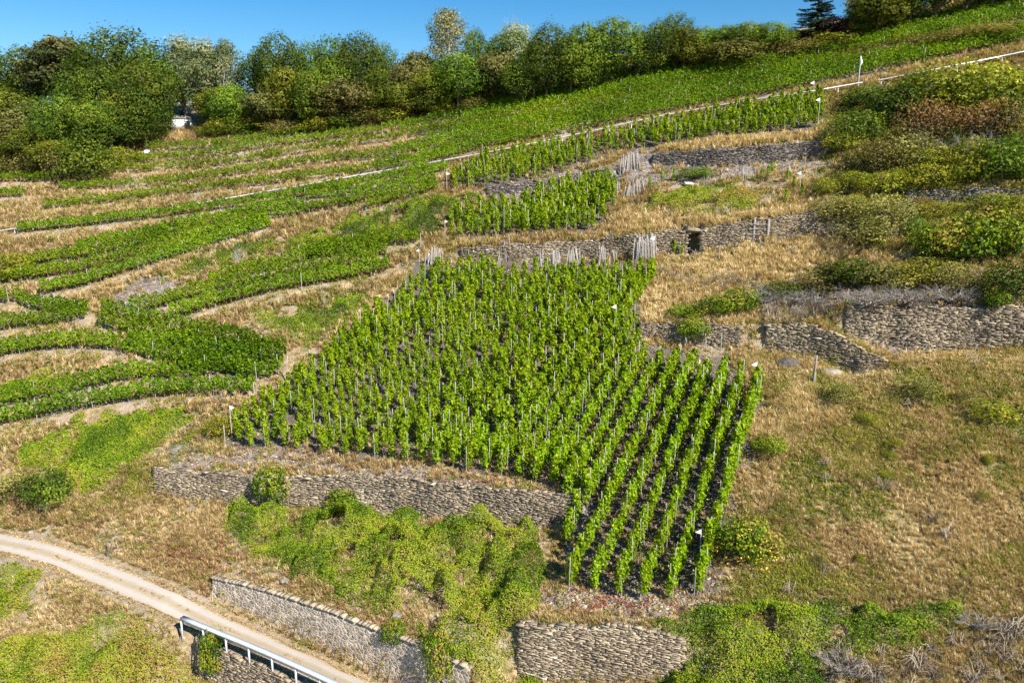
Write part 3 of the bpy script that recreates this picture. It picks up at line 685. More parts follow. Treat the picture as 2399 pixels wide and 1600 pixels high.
for v, dd in zip(vines[:NI], dist[:NI]):
    r = int(v[2]); low = int(v[3]) == rowmin[r]
    wh = 'rightmost row' if r == 0 else f'{ordn(r)} row from the right'
    if low and r < 60: lab, grp = f'lowest staked grapevine in the {wh} of the steep vineyard', None
    else: lab, grp = f'bushy green staked grapevine within the {wh} of the steep vineyard', f'staked grapevines in the {wh}'
    make_vine(v[0], v[1], random.randrange(9), lab, grp, random.uniform(-3.14, 3.14), vig(v[0], v[1]))
# the remaining hundreds as one object each for leaves and stakes
def baked(rows, which):
    Vs, Fs, Ts, n = [], [], [], 0
    k = rng.integers(0, 9, len(rows)); a = rng.uniform(0, 6.28, len(rows)); s = np.clip(rng.normal(1.08, .08, len(rows))+(noise(rows[:, 0], rows[:, 1], 5, 71)-.5)*.35, .6, 1.3)
    keep = rng.random(len(rows)); zz = H(rows[:, 0], rows[:, 1])
    for i, v in enumerate(rows):
        if which == 4 and keep[i] < .3: continue
        P_ = VP_[k[i]][which]; c, si = math.cos(a[i]), math.sin(a[i])
        V = P_[0]*s[i]; V = np.stack([V[:, 0]*c-V[:, 1]*si+v[0], V[:, 0]*si+V[:, 1]*c+v[1], V[:, 2]+zz[i]], 1)
        Vs.append(V); Fs.append(P_[1]+n); n += len(V)
        T = P_[2] if which == 3 else np.full(len(V), .5)
        Ts.append(np.clip(T+rng.normal()*.08, 0, 1))
    return np.concatenate(Vs), np.concatenate(Fs), np.concatenate(Ts)
rest = vines[NI:]
V, F, T = baked(rest, 3)
rv = tag(obj('grapevines', mk_mesh('grapevines', V, F, M['vine'], tint=T)), 'hundreds of smaller staked grapevines covering the upper part of the steep blocks', 'grapevines', kind='stuff')
V, F, T = baked(rest, 4); sk = obj('stakes', mk_mesh('vine_stakes', V, F, M['wood'], tint=T), rv); sk['kind'] = 'stuff'
for x, y, lab in ((1748, 418, 'grapevine left of the small group above the doorway wall'), (1772, 400, 'upper grapevine between the dark wall and the hose'), (1762, 412, 'short grapevine beside the white post group'),
                  (1808, 418, 'upper grapevine left of the small white flag'), (1822, 436, 'tall grapevine just below the small white flag'), (1805, 468, 'lowest grapevine of the small group near the hose'),
                  (1840, 455, 'grapevine right of the small white flag'), (1492, 436, 'small grapevine right of the middle stake bundle'), (1522, 422, 'small grapevine on the slate band, second of three'),
                  (1548, 417, 'small grapevine on the slate band, nearest the leafy hedge'), (1409, 478, 'lone grapevine left of the middle stake bundle'), (1547, 584, 'small grapevine left of the black doorway, farther from it'), (1564, 590, 'small grapevine left of the black doorway, nearest to it')):
    q = at(x, y)[0]; make_vine(q[0], q[1], random.randrange(9), lab, None, random.uniform(0, 6), .72)

# ------------------------------------------------------------------ trellised vine rows
RW = []
def vine_row(w3, label, group, hgt=1.9, dens=95, post=5.5, mt='hedge', gap=0.0, thick=.3, px_shift=0):
    w3, s = densify(w3, .5); RW.append(w3[::4])
    L = s[-1]
    if L < 1: return
    seed = random.randrange(999)
    n = int(L*dens); u = rng.random(n)*L
    if gap: u = u[noise(u, u*0+seed, 2.2, 30) > gap*rng.random(n)*2.0]; n = len(u)
    x = np.interp(u, s, w3[:, 0]); y = np.interp(u, s, w3[:, 1])
    t = np.gradient(w3, axis=0); t /= np.linalg.norm(t, axis=1)[:, None]
    nx = -np.interp(u, s, t[:, 1]); ny = np.interp(u, s, t[:, 0])
    cl_ = np.abs(np.sin(math.pi*(u+.35*noise(u, u*0+seed, 3, 35))/1.2)); top = hgt*(.70+.30*noise(u, u*0+seed, .9, 31)+.26*cl_); f = rng.random(n)**.75; z = .68+(top-.68)*f
    bulge = thick*(.55+.6*np.sin(np.clip(f, 0, 1)*2.6+.3))*(.5+.6*noise(u, f*2+seed, .7, 32)+.5*cl_)
    sd = rng.choice([-1, 1], n)*(.5+.5*rng.random(n)); o_ = sd*bulge
    x = x+nx*o_; y = y+ny*o_
    lean = 0
    c = np.stack([x, y, H(x, y)+z], 1)
    nr = np.stack([nx*sd, ny*sd, np.full(n, .3)+f*.5], 1)
    tint = .45+.16*rng.normal(size=n)+.25*(noise(x, y, 1.3, 33)-.5)+.3*(noise(x, y, 6, 34)-.5)
    V, F, T = leaves(c, nr, rng.uniform(.08, .15, n)*(1 if dens > 80 else 1.25), tint)
    root = empty('vine_row', (0, 0, 0)); mid = w3[len(w3)//2]
    z0 = float(H(*mid)); root.location = (mid[0], mid[1], z0); V = V-np.array([mid[0], mid[1], z0])
    obj('foliage', mk_mesh('row_foliage', V, F, M[mt], tint=T), root)
    b = MB(); q = .6
    while q < L:
        a = np.interp(q, s, w3[:, 0]), np.interp(q, s, w3[:, 1]); zz = float(H(*a))
        b.tube([(a[0]-mid[0], a[1]-mid[1], zz-z0-.1), (a[0]-mid[0]+.05, a[1]-mid[1], zz-z0+.45), (a[0]-mid[0], a[1]-mid[1], zz-z0+.9)], [.045, .035, .025], 4)
        q += random.uniform(1.0, 1.5)
    tk = obj('trunks', b.mesh('row_trunks', M['bark']), root); tk['kind'] = 'stuff'
    q = 0; np_ = 0
    while q <= L+.1:
        a = np.interp(q, s, w3[:, 0]), np.interp(q, s, w3[:, 1]); zz = float(H(*a))
        p = obj('post', POST, root, (a[0]-mid[0], a[1]-mid[1], zz-z0), random.uniform(0, 3)); p.scale = (1, 1, (hgt+random.uniform(-.1, .3))/2); p.rotation_euler = (random.uniform(-.05, .05), random.uniform(-.06, .06), 0)
        q += post*random.uniform(.85, 1.15); np_ += 1
    tag(root, label, 'vine row', group); return root
b = MB(); b.tube([(0, 0, -.2), (0, 0, 2)], .032, 6); POST = b.mesh('row_post', M['wood'])
LOWG = 'trellised vine rows on the lower left terraces'
for (px, lab, hg), w3 in zip(LOWROWS, ROWW):
    vine_row(w3, lab, LOWG, hg*1.05, 190, thick=.28)
for (px, lab), w3 in zip(OTHER, OTHW):
    vine_row(w3, lab, 'vine rows below the monorail', 1.55, 150, 6, thick=.27)
low = np.array(P('90,482 250,468 450,447 600,428 700,414 860,398 1000,378 1110,345 1250,316 1500,270 1700,232 1870,196 2000,172 2150,140 2420,84'))
upp = np.array(P('90,350 340,352 500,342 640,318 860,285 1000,258 1300,215 1500,172 1850,112 2000,82 2200,45 2420,5'))
K = 15; starts = [100, 860, 960, 1010, 140, 900, 980, 1040, 262, 920, 1060, 293, 1000, 1080, 335]
for k in range(K):
    t = k/(K-1); 
    xs = np.arange(starts[k], 2420, 22.0)
    fl = np.interp(xs, [0, 700, 2400], [0, 0, 0]); yl = np.interp(xs, low[:, 0], low[:, 1]); yu = np.interp(xs, upp[:, 0], upp[:, 1])
    ys = yl+(yu-yl)*t + 2*np.sin(xs/90+k)
    if k in (5, 6, 7): # dry bank at upper right
        cut = xs < {5: 2100, 6: 1980, 7: 1930}[k]; xs, ys = xs[cut], ys[cut]
    ords = ['first', 'second', 'third', 'fourth', 'fifth', 'sixth', 'seventh', 'eighth', 'ninth', 'tenth', 'eleventh', 'twelfth', 'thirteenth', 'fourteenth', 'topmost']
    vine_row(row_world(np.stack([xs, ys], 1)), f'{ords[k]} long vine row above the monorail track' if k < K-1 else 'topmost long vine row, along the foot of the trees', 'long vine rows above the monorail', 1.5 if k < 9 else 1.65, 105, 9, gap=.12 if 0 < k < 9 else .05, thick=.28)

# ------------------------------------------------------------------ trees and shrubs
def tube_limb(b, a, c, r0, r1, bend=.15, n=5):
    a = np.array(a, float); c = np.array(c, float); L = np.linalg.norm(c-a); m = (a+c)/2+rng.normal(size=3)*L*bend*.5+np.array([0, 0, -L*.05])
    b.tube([a, (a+m)/2+rng.normal(size=3)*L*.02, m, (m+c)/2, c], np.linspace(r0, r1, 5), n)
def broad(kind, hh=12., ww=9., seed=0, nleaf=12500, nb=16, lsize=.14, sparse=0, flat=1.0, lowc=.25, bark='bark'):
    b = MB(); th = hh*lowc
    b.tube([(0, 0, -.6), (0, 0, th*.5), (rng.normal()*.2, rng.normal()*.2, th), (0, 0, hh*.6)], [.36*hh/12, .28*hh/12, .22*hh/12, .1*hh/12], 7)
    Vc, Nc, Tc = [], [], []
    cs = []
    for i in range(nb):
        ph = i*2.4+rng.random(); zf = (i+.5)/nb
        z = hh*(lowc+.05+(1-lowc-.17)*zf**.8); rr = ww*.5*math.sin(math.pi*np.clip(.22+.68*zf, 0, 1))*.62*rng.uniform(.75, 1.15)
        if zf > .9: rr *= .4
        cs.append((math.cos(ph)*rr, math.sin(ph)*rr, z, ww*.19*rng.uniform(.75, 1.3)))
    cs = np.array(cs)
    for c in cs: tube_limb(b, (0, 0, th*rng.uniform(.7, 1.2)), c[:3], .10*hh/12, .03, .2, 4)
    wts = cs[:, 3]**2; wts /= wts.sum()
    for c, wt in zip(cs, wts):
        n = int(nleaf*wt*1.3); d = rng.normal(size=(n, 3)); d /= np.linalg.norm(d, axis=1)[:, None]
        lob = 1+.42*np.sin(d[:, 0]*6+c[0])*np.sin(d[:, 1]*6+c[1])+.2*np.sin(d[:, 2]*11+c[2])
        r = c[3]*(.72+.33*rng.random(n))*lob
        p = c[:3]+d*r[:, None]*np.array([1.1, 1.1, .8*flat])
        dd = np.linalg.norm((p[:, None, :]-cs[None, :, :3])/cs[None, :, 3, None], axis=2).min(1)
        keep = dd > (.62 if not sparse else 0); keep &= rng.random(n) > sparse*.5; keep &= p[:, 2] > hh*.08
        Vc.append(p[keep]); Nc.append((d+np.array([0, 0, .25]))[keep]); Tc.append(np.clip(.45+.17*rng.normal(size=keep.sum())+rng.normal()*.22+.15*(p[keep, 2]/hh-.5), 0, 1))  # random tone per clump also puts clump shading into the leaf colour
    c = np.concatenate(Vc); nr = np.concatenate(Nc); T = np.concatenate(Tc)
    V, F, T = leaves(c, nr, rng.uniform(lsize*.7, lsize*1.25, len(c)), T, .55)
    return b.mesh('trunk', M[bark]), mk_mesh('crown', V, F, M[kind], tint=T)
def conifer(kind, hh=16., ww=6., seed=0, n=7000, thin=1.0):
    b = MB(); b.tube([(0, 0, -.5), (0, 0, hh*.5), (0, 0, hh)], [.25, .16, .02], 6); cl, nl, tl = [], [], []
    z = hh*.06
    while z < hh*.985:
        f = 1-z/hh; R = ww/2*(f**.85)*random.uniform(.8, 1.12)+.15; nb = 5+int(f*5)
        for k in range(nb):
            ph = rng.random()*6.28; rr = R*rng.uniform(.7, 1.15); dr = -.22*rr
            m = int(max(8, rr*26*thin)); u = rng.random(m)**.7; sp = .25*rr*(1-u*.7)
            x = math.cos(ph)*rr*u+rng.normal(size=m)*sp*.5; y = math.sin(ph)*rr*u+rng.normal(size=m)*sp*.5
            zz = z+dr*u+.12*rr*u**2*2+rng.normal(size=m)*.07-.1*rng.random(m)
            cl.append(np.stack([x, y, zz], 1)); nl.append(np.tile([math.cos(ph)*.4, math.sin(ph)*.4, 1.], (m, 1))); tl.append(.25+.6*u*rng.random(m)+.2*rng.random(m))
            b.tube([(0, 0, z), (math.cos(ph)*rr*.9, math.sin(ph)*rr*.9, z+dr*.7)], [.04, .01], 3, cap=False)
        z += hh*.034*random.uniform(.8, 1.2)
    V, F, T = leaves(np.concatenate(cl), np.concatenate(nl), rng.uniform(.09, .18, sum(len(a) for a in cl)), np.concatenate(tl), .5, .5)
    return b.mesh('trunk', M['palebark' if kind == 'tan' else 'bark']), mk_mesh('crown', V, F, M[kind], tint=T)
def bare(hh=7., ww=5., n0=7, mt='palebark', low_=.1):
    b = MB()
    def rec(p, d, L, r, dep):
        q = p+d*L; m = (p+q)/2+rng.normal(size=3)*L*.07
        b.tube([p, m, q], [r, r*.8, r*.55], 4, cap=False)
        if dep:
            for _ in range(random.choice([2, 3, 3])):
                nd = d+rng.normal(size=3)*.55; nd[2] = abs(nd[2])*.8+.1; nd /= np.linalg.norm(nd); rec(q if random.random() < .6 else m, nd, L*random.uniform(.55, .8), r*.55, dep-1)
    for k in range(n0):
        ph = k*6.28/n0+rng.random(); d = np.array([math.cos(ph)*.5*ww/hh, math.sin(ph)*.5*ww/hh, .8]); d /= np.linalg.norm(d); rec(np.array([0, 0, 0.]), d, hh*.33, .07, 4)
    return b.mesh('branches', M[mt])
TP = {
 'oak': [broad('oak', 12, 10, nb=20) for _ in range(3)], 'mid': [broad('mid', 11, 9, nb=16) for _ in range(3)],
 'yel': [broad('yelt', 10, 8.5, nb=14, lsize=.15) for _ in range(2)], 'dry': [broad('dryt', 9, 8, nb=14, lsize=.14, sparse=.15) for _ in range(2)],
 'pale': [broad('pale', 13, 6.5, nb=20, lsize=.13, sparse=.7, bark='palebark', lowc=.15) for _ in range(2)],
 'pine': [broad('pine', 13, 8, nb=18, lsize=.16, sparse=.35, flat=.5, bark='pinebark', lowc=.3) for _ in range(2)],
 'tan': [broad('tan', 16, 7.5, nb=26, nleaf=9000, lsize=.13, sparse=.3, flat=.8, lowc=.08, bark='palebark')], 'spruce': [conifer('spruce', 16, 8.5, thin=2.2)],
 'plum': [broad('plum', 6, 6, nb=10, nleaf=3000)],
 's_oak': [broad('oak', 3.2, 4.5, nleaf=3600, nb=13, lsize=.10, lowc=.02) for _ in range(2)],
 's_mid': [broad('mid', 3.2, 4.5, nleaf=3600, nb=13, lsize=.095, lowc=.02) for _ in range(2)],
 's_yel': [broad('yel', 3., 4.5, nleaf=3400, nb=12, lsize=.09, lowc=.02) for _ in range(3)],
 's_dry': [broad('dry', 2.8, 4.5, nleaf=2800, nb=12, lsize=.08, sparse=.5, lowc=.02) for _ in range(2)],
 's_rust': [broad('rust', 2.8, 4.2, nleaf=2400, nb=12, lsize=.08, sparse=.7, lowc=.02) for _ in range(2)],
 's_vine': [broad('bramble', 2.4, 4.2, nleaf=3600, nb=12, lsize=.09, lowc=.02) for _ in range(2)],
}
BARE = [bare(), bare(6, 6, 9)]; BARE_S = [bare(2.6, 4, 12, 'oldwood'), bare(2.4, 4.5, 13, 'oldwood')]
DESC = {'oak': 'dark green oak like tree', 'mid': 'mid green leafy tree', 'yel': 'yellowish green tree', 'dry': 'dry olive brown tree', 'pale': 'pale thin leaved tree', 'pine': 'olive pine with reddish trunk',
        'tan': 'tall tan half dead conifer', 'spruce': 'dark pointed spruce', 'plum': 'dark purple leaved tree', 's_oak': 'dark green shrub', 's_mid': 'mid green shrub', 's_yel': 'yellow green shrub', 's_dry': 'olive brown shrub', 's_rust': 'rust red brown shrub', 's_vine': 'bright green shrub'}
used_lab = {}
def plant(kind, x, yb, yt, wpx, where, name=None, sink=0):
    q = at(x, yb)[0]; d = np.linalg.norm(q-np.array([0, 0, CAMZ])); hm = (yb-yt)*d/PF*1.02; wm = wpx*d/PF
    if kind == 'bare' or kind == 'bare_s':
        me = random.choice(BARE if kind == 'bare' else BARE_S); bx = [v[:] for v in me.vertices and [me.vertices[0].co]] and me
        hh0 = 6. if kind == 'bare' else 2.3; w0 = 5. if kind == 'bare' else 4.
        root = empty(name or ('dead_tree' if kind == 'bare' else 'bare_shrub'), q, random.uniform(0, 6), (wm/w0, wm/w0, hm/hh0)); obj('branches', me, root)
        return tag(root, where, 'dead tree' if kind == 'bare' else 'shrub', None)
    tr, cr = random.choice(TP[kind])
    zs = np.array([v.co for v in cr.vertices][::7]) if cr.name not in _dim else None
    if zs is not None: _dim[cr.name] = (np.percentile(zs[:, 2], 99.5), np.percentile(np.abs(zs[:, :2]), 98)*2)
    h0, w0 = _dim[cr.name]
    root = empty(name or ('shrub' if kind.startswith('s_') else {'pine': 'pine_tree', 'tan': 'conifer', 'spruce': 'spruce_tree'}.get(kind, 'tree')), q, random.uniform(0, 6.28), (wm/w0, wm/w0, hm/h0))
    obj('trunk' if not kind.startswith('s_') else 'stems', tr, root); obj('crown' if not kind.startswith('s_') else 'foliage', cr, root)
    return tag(root, where, 'shrub' if kind.startswith('s_') else 'tree')
_dim = {}
TREES = '''oak,-20,290,180,110,at the far left edge of the skyline
oak,28,262,178,90,on the far left skyline, small
oak,75,285,138,130,on the left skyline before the pine
pine,150,300,122,130,left of the big round oak
oak,215,290,128,110,between the pine and the big round oak
oak,290,300,97,185,big and round, highest of the left group
oak,345,300,135,110,at the right shoulder of the big round oak
oak,205,340,185,120,in front of the big round oak, left
oak,262,345,175,130,in front of the big round oak, centre
oak,335,340,165,140,in front of the big round oak, right
oak,362,318,195,80,dark, just left of the white hut
yel,35,325,228,110,at the left edge, in front
dry,95,335,250,100,in front of the pine, left
oak,150,375,238,120,at the lower edge of the left wood
mid,205,385,255,110,low in the left wood, second from its foot
oak,255,365,245,110,shaded, low in the left wood
yel,295,352,225,100,sunlit, low in the left wood
oak,338,345,215,105,dark, nearest the white hut on its left
dry,25,375,290,110,at the left edge above the short rows
yel,95,385,305,100,above the short rows at far left
yel,130,405,335,90,at the left wood's lowest corner
oak,420,266,165,90,behind the white hut
pale,425,262,104,80,slender, first of the three pale ones
pale,478,292,112,90,slender, middle of the three pale ones
pale,528,292,112,62,slender, right of the three pale ones
yel,500,300,210,90,right behind the white hut
mid,535,310,205,100,below the pale trees
dry,580,300,225,80,between the pale trees and the dark oaks
oak,600,285,130,90,left end of the dark oak group
oak,655,290,95,130,tallest of the dark oak group
oak,715,280,110,100,in the dark oak group, third
oak,780,275,98,110,in the dark oak group, fourth
oak,838,275,90,120,in the dark oak group, fifth
oak,880,262,108,75,right end of the dark oak group
yel,665,300,165,95,pointed, before the dark oak group
mid,725,300,170,100,before the dark oak group, centre
mid,775,290,138,100,bright, before the dark oak group
dry,620,305,215,90,low, before the dark oak group at left
dry,800,292,190,130,broad and low, before the dark oak group at right
mid,870,285,165,90,right of the broad olive one
dry,925,275,160,80,in the dip of the skyline
dry,965,250,130,90,left of the tan conifer, behind
yel,930,280,190,80,low in the dip of the skyline
yel,990,275,165,90,at the foot of the tan conifer, left
tan,1030,235,34,90,sticking out highest over the skyline
oak,1095,240,78,75,right beside the tan conifer
mid,1052,262,130,130,bright, in front of the tan conifer
mid,1015,268,175,80,small, in front of the tan conifer
dry,1135,245,128,100,right of the bright one before the conifer
oak,1150,235,88,80,behind the dead white limbs
pale,1180,225,66,100,with dead white limbs over the skyline
oak,1190,250,140,110,dark, under the pale one
oak,1255,240,64,115,darkest, centre of the skyline
oak,1225,245,110,90,left of the darkest one
mid,1310,232,90,110,right of the darkest one
mid,1345,220,66,110,high, right of centre skyline
mid,1405,205,54,120,highest of the green ones right of centre
oak,1380,212,118,90,low before the highest green one
mid,1330,225,130,90,low, right of the darkest one
oak,1465,190,75,80,behind the bare grey tree
oak,1505,182,62,100,right of the bare grey tree
oak,1545,172,42,85,pointed, right of the bare grey tree
yel,1570,172,72,90,with yellowish top, right of the pointed one
mid,1620,158,72,80,on the skyline, right of the yellowish one
yel,1600,165,108,70,low, right of the yellowish one
mid,1665,150,68,85,on the skyline, middle of the low row
mid,1712,142,62,90,on the skyline, left of the spruce by two
mid,1762,135,62,90,on the skyline, left of the spruce
dry,1690,150,100,110,low, in front of the skyline row
mid,1795,128,80,60,last before the small dark one
oak,1818,118,70,44,small and dark, next to the spruce
spruce,1872,108,-22,90,pointed, alone over the skyline at right
plum,1912,108,48,75,right of the spruce
yel,1950,100,60,60,small, right of the purple one
yel,2010,92,-12,125,broad, cut by the top edge
mid,1975,95,30,70,left of the broad one cut by the top edge
oak,2085,72,-60,120,dark, first at the top edge on the right
oak,2145,60,-80,110,dark, second at the top edge on the right
oak,2215,45,-90,120,dark, third at the top edge on the right
oak,2275,35,-80,100,dark, fourth at the top edge on the right
mid,2340,15,-80,110,at the top right corner'''
for ln in TREES.split('\n'):
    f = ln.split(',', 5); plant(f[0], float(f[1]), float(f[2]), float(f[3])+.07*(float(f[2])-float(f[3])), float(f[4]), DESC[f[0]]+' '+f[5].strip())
plant('bare', 1440, 175, 105, 85, 'bare grey tree among the green ones right of centre skyline')
plant('bare', 1182, 190, 52, 70, 'dead white limbed tree poking over the centre skyline')
plant('bare', 553, 622, 562, 26, 'small dead tree in the bramble strip on the left slope')
plant('bare', 1950, 75, -20, 30, 'thin bare tree at the top edge right of the spruce')
SHR = '''s_mid,200,418,336,115,large and round, at the foot of the left wood
s_dry,150,410,355,90,left of the large round one at the wood's foot
s_yel,270,385,345,80,right of the large round one at the wood's foot
s_yel,515,312,276,100,right of the white hut
s_yel,600,305,268,90,right of the hut, second
s_dry,850,288,252,100,at the field edge below the skyline dip
s_rust,950,268,240,110,orange tinged, at the field edge
s_yel,1025,262,238,80,at the field edge under the tan conifer
s_dry,1700,150,118,150,at the field edge left of the spruce
s_dry,1820,135,100,120,at the field edge below the spruce
s_yel,1900,118,85,110,at the field edge right below the spruce
s_dry,2250,92,66,140,on the dry bank at the top right
s_dry,2140,105,80,110,on the dry bank at the top right, left one
s_oak,1985,250,205,95,just below the end of the monorail gap
s_oak,2060,292,205,110,dark, left of the big scrub patch
s_mid,2100,255,185,100,on top of the scrub patch
s_yel,2180,265,165,170,broad, on top of the scrub patch
s_yel,2260,275,172,150,broad, upper right scrub
s_yel,2330,230,180,110,at the right edge below the monorail
s_rust,2120,330,245,110,left of the rusty group
s_rust,2195,335,260,120,centre of the rusty group
s_rust,2270,340,250,120,right of the rusty group
s_oak,2330,320,235,90,dark, at the right edge
s_dry,2335,350,280,90,at the right edge under the dark one
s_mid,1960,330,262,115,alone on the grass below the monorail posts
s_yel,1940,350,310,90,at the foot of the lone green one
s_dry,2010,395,330,120,in the middle of the right scrub, left
s_dry,2085,392,318,130,in the middle of the right scrub, centre
s_yel,2150,400,345,110,in the middle of the right scrub, right
s_yel,2230,415,335,130,sunlit, right scrub
s_mid,2320,415,330,140,green, right edge of the scrub
s_yel,1950,440,400,100,low, left end of the lower scrub line
s_yel,2030,445,402,110,low, second in the lower scrub line
s_yel,2120,435,385,100,low, third in the lower scrub line
s_dry,1930,505,455,120,above the golden grass, left
s_dry,2030,520,455,130,above the golden grass, right
s_dry,1990,560,500,140,over the golden grass, low
s_vine,2155,590,522,110,bright, left of the pair by the right edge
s_vine,2250,592,498,150,bright, larger of the pair by the right edge
s_yel,2330,575,490,120,bright, cut by the right edge
s_yel,2150,500,468,90,between the lower scrub line and the bright pair
s_yel,2270,492,452,110,on the overgrown small wall
s_vine,1580,728,700,80,at the left tip of the dark ridge line
s_vine,1650,718,682,100,bright, on the dark ridge line
s_vine,1705,706,664,100,brightest, on the dark ridge line
s_vine,1590,775,732,75,hanging over the low collapsed wall
s_mid,1800,680,648,90,on the dark ridge line, middle
s_oak,1950,655,598,130,dark, on the ridge line above the bulging wall
s_dry,1880,668,625,110,between the ridge line shrubs
s_dry,2040,665,610,130,above the large right wall
s_yel,2120,655,600,120,sunlit, above the large right wall
s_dry,2200,665,612,120,above the large right wall, further right
s_oak,2310,690,615,100,dark, above the wall at the right edge
s_vine,2285,712,668,50,thin, rooted in the large right wall
s_dry,2110,910,870,90,on the weedy slope below the large right wall
s_dry,1930,925,880,80,on the weedy slope, left
s_yel,2280,960,925,90,on the weedy slope, right edge
s_vine,1715,1275,1190,120,with yellow flowers beside the rightmost vine row
s_vine,1768,1038,1002,70,small with yellow flowers beside the vineyard
s_yel,510,1002,955,60,with yellow leaves at the left tip of the staked vineyard
s_vine,492,1540,1455,55,upright, climbing over the guard rail
s_yel,30,640,590,80,yellow, at the left edge beside the vine row
s_mid,1600,410,385,80,leafy, on the slate band below the dark wall
s_vine,905,1475,1420,55,hanging over the mortared wall
s_vine,1010,1560,1440,75,climbing over the end of the mortared wall
s_vine,790,1170,1120,75,climbing on the long grey wall, left
s_vine,630,1150,1065,85,leaning on the slate bank in front
s_dry,40,1140,1090,90,at the left edge above the road
s_oak,110,1155,1085,90,at the foot of the green mat
s_yel,482,316,292,55,at the field edge under the pale trees, left
s_mid,560,312,284,90,at the field edge, under the dark oaks, left
s_dry,660,308,280,100,at the field edge, under the dark oaks, centre
s_yel,730,302,272,90,at the field edge, under the dark oaks, right
s_mid,790,296,266,80,at the field edge, beside the broad olive tree
s_yel,900,284,250,90,at the field edge, before the orange tinged one
s_dry,1090,258,226,90,at the field edge right of the tan conifer
s_yel,0,395,350,90,at the left edge above the short rows
s_dry,60,400,360,80,above the short rows at far left
s_yel,1500,925,900,10,hidden'''
for ln in SHR.split('\n')[:-1]:
    f = ln.split(',', 5); r_ = plant(f[0], float(f[1]), float(f[2]), float(f[3]), float(f[4]), DESC[f[0]]+' '+f[5].strip())
    if 'yellow flowers' in f[5] or 'yellow leaves' in f[5]:
        n = 160; d = rng.normal(size=(n, 3)); d[:, 2] = np.abs(d[:, 2]); d /= np.linalg.norm(d, axis=1)[:, None]
        V, F, T = leaves(d*np.array([2.0, 2.0, 2.2]), d, .07, rng.random(n)); obj('flowers', mk_mesh('flowers', V, F, M['flower'], tint=T), r_)['kind'] = 'stuff'
scp = np.array(P('1900,300 2000,240 2150,200 2400,170 2400,610 2120,600 1900,560 1890,440'))
for kk_ in range(60):
    px_ = random.uniform(1890, 2390); py_ = random.uniform(180, 600)
    if not inpoly(scp, np.array([px_]), np.array([py_]))[0]: continue
    if 2080 < px_ and 436 < py_ < 475: continue
    kd = random.choice(['s_yel', 's_yel', 's_dry', 's_mid', 's_yel', 's_rust', 's_vine']); hp_ = random.uniform(18, 42)
    tag(plant(kd, px_, py_, py_-hp_, hp_*random.uniform(1.0, 1.7), f'small {DESC[kd]} in the dense scrub on the upper right slope'), group=f'small {DESC[kd]}s in the upper right scrub')
for kk_ in range(16):
    px_ = random.uniform(1760, 2390); py_ = random.uniform(900, 1330)
    kd = random.choice(['s_yel', 's_dry', 's_dry', 's_rust', 's_yel']); hp_ = random.uniform(12, 24)
    tag(plant(kd, px_, py_, py_-hp_, hp_*random.uniform(1.2, 2.2), f'low {DESC[kd]} in the weedy slope right of the staked vineyard'), group=f'low {DESC[kd]}s in the weedy slope')
for x, yb, yt, wp, lab in ((1760, 700, 650, 120, 'grey leafless shrub on the ridge line above the bulging wall'), (1850, 705, 655, 130, 'grey leafless shrub in the brush above the bulging wall, second'), (1990, 705, 655, 150, 'grey leafless shrub above the left end of the large wall'),
   (2080, 700, 645, 150, 'grey leafless shrub above the large wall, centre'), (2180, 695, 650, 130, 'grey leafless shrub above the large wall, right'), (2200, 370, 290, 120, 'grey leafless shrub among the rusty ones'), (2110, 360, 300, 80, 'small grey leafless shrub left of the rusty group'),
   (1960, 540, 500, 110, 'grey leafless shrub right of the hose'), (2260, 370, 300, 90, 'grey leafless shrub right in the rusty group'), (1930, 1540, 1480, 130, 'pale leafless shrub in the bottom right bramble bank'), (2230, 1440, 1395, 90, 'pale leafless shrub near the bottom right edge')):
    plant('bare_s', x, yb, yt, wp, lab)

# ------------------------------------------------------------------ bramble mats (nobody could count them)
def thicket(key):
    poly = BP[key]; s_, hgt, tc_, lab = BR[key]
    x0, y0 = poly.min(0); x1, y1 = poly.max(0); ar = (x1-x0)*(y1-y0)
    n = int(ar*(420 if key in ('low', 'foot', 'corner', 'mound', 'edge') else 230)); x = rng.uniform(x0, x1, n); y = rng.uniform(y0, y1, n)
    jx = x+(noise(x, y, 1.3, 41)-.5)*1.6; jy = y+(noise(x, y, 1.3, 42)-.5)*1.6
    d = pdist(poly, jx, jy); m = d > -.1; x, y, d = x[m], y[m], d[m]
    if len(x) > 330000: k = rng.choice(len(x), 330000, replace=False); x, y, d = x[k], y[k], d[k]
    def mound(x, y, d):
        a = noise(x, y, 2.6, 43)*.5+noise(x, y, 1.1, 44)*.35+noise(x, y, .5, 45)*.15
        return hgt*(a*1.9-.4)*np.clip(d/1.5, .12, 1)
    e = .12; z = mound(x, y, d); gx = (mound(x+e, y, d)-z)/e; gy = (mound(x, y+e, d)-z)/e
    nr = np.stack([-gx, -gy-.45, np.ones(len(x))], 1); nr /= np.linalg.norm(nr, axis=1)[:, None]
    dep = rng.random(len(x))**2*.35
    c = np.stack([x, y, H(x, y)+np.maximum(z, .03)-dep+rng.random(len(x))*.1], 1)
    keep = noise(x, y, 1.7, 46) > .16; c, nr, x, y = c[keep], nr[keep], x[keep], y[keep]
    tint = tc_+.16*rng.normal(size=len(x))+.6*(noise(x, y, 2.4, 47)-.5)+.25*(noise(x, y, .7, 48)-.5)
    V, F, T = leaves(c, nr, rng.uniform(.04, .085, len(x))*(.85 if key in ('low', 'foot', 'corner', 'edge') else 1.1), tint, .5)
    tag(obj('bramble_thicket', mk_mesh('bramble_thicket', V, F, M['bramble'], tint=T)), lab, 'brambles', kind='stuff')
for k in BR: thicket(k)

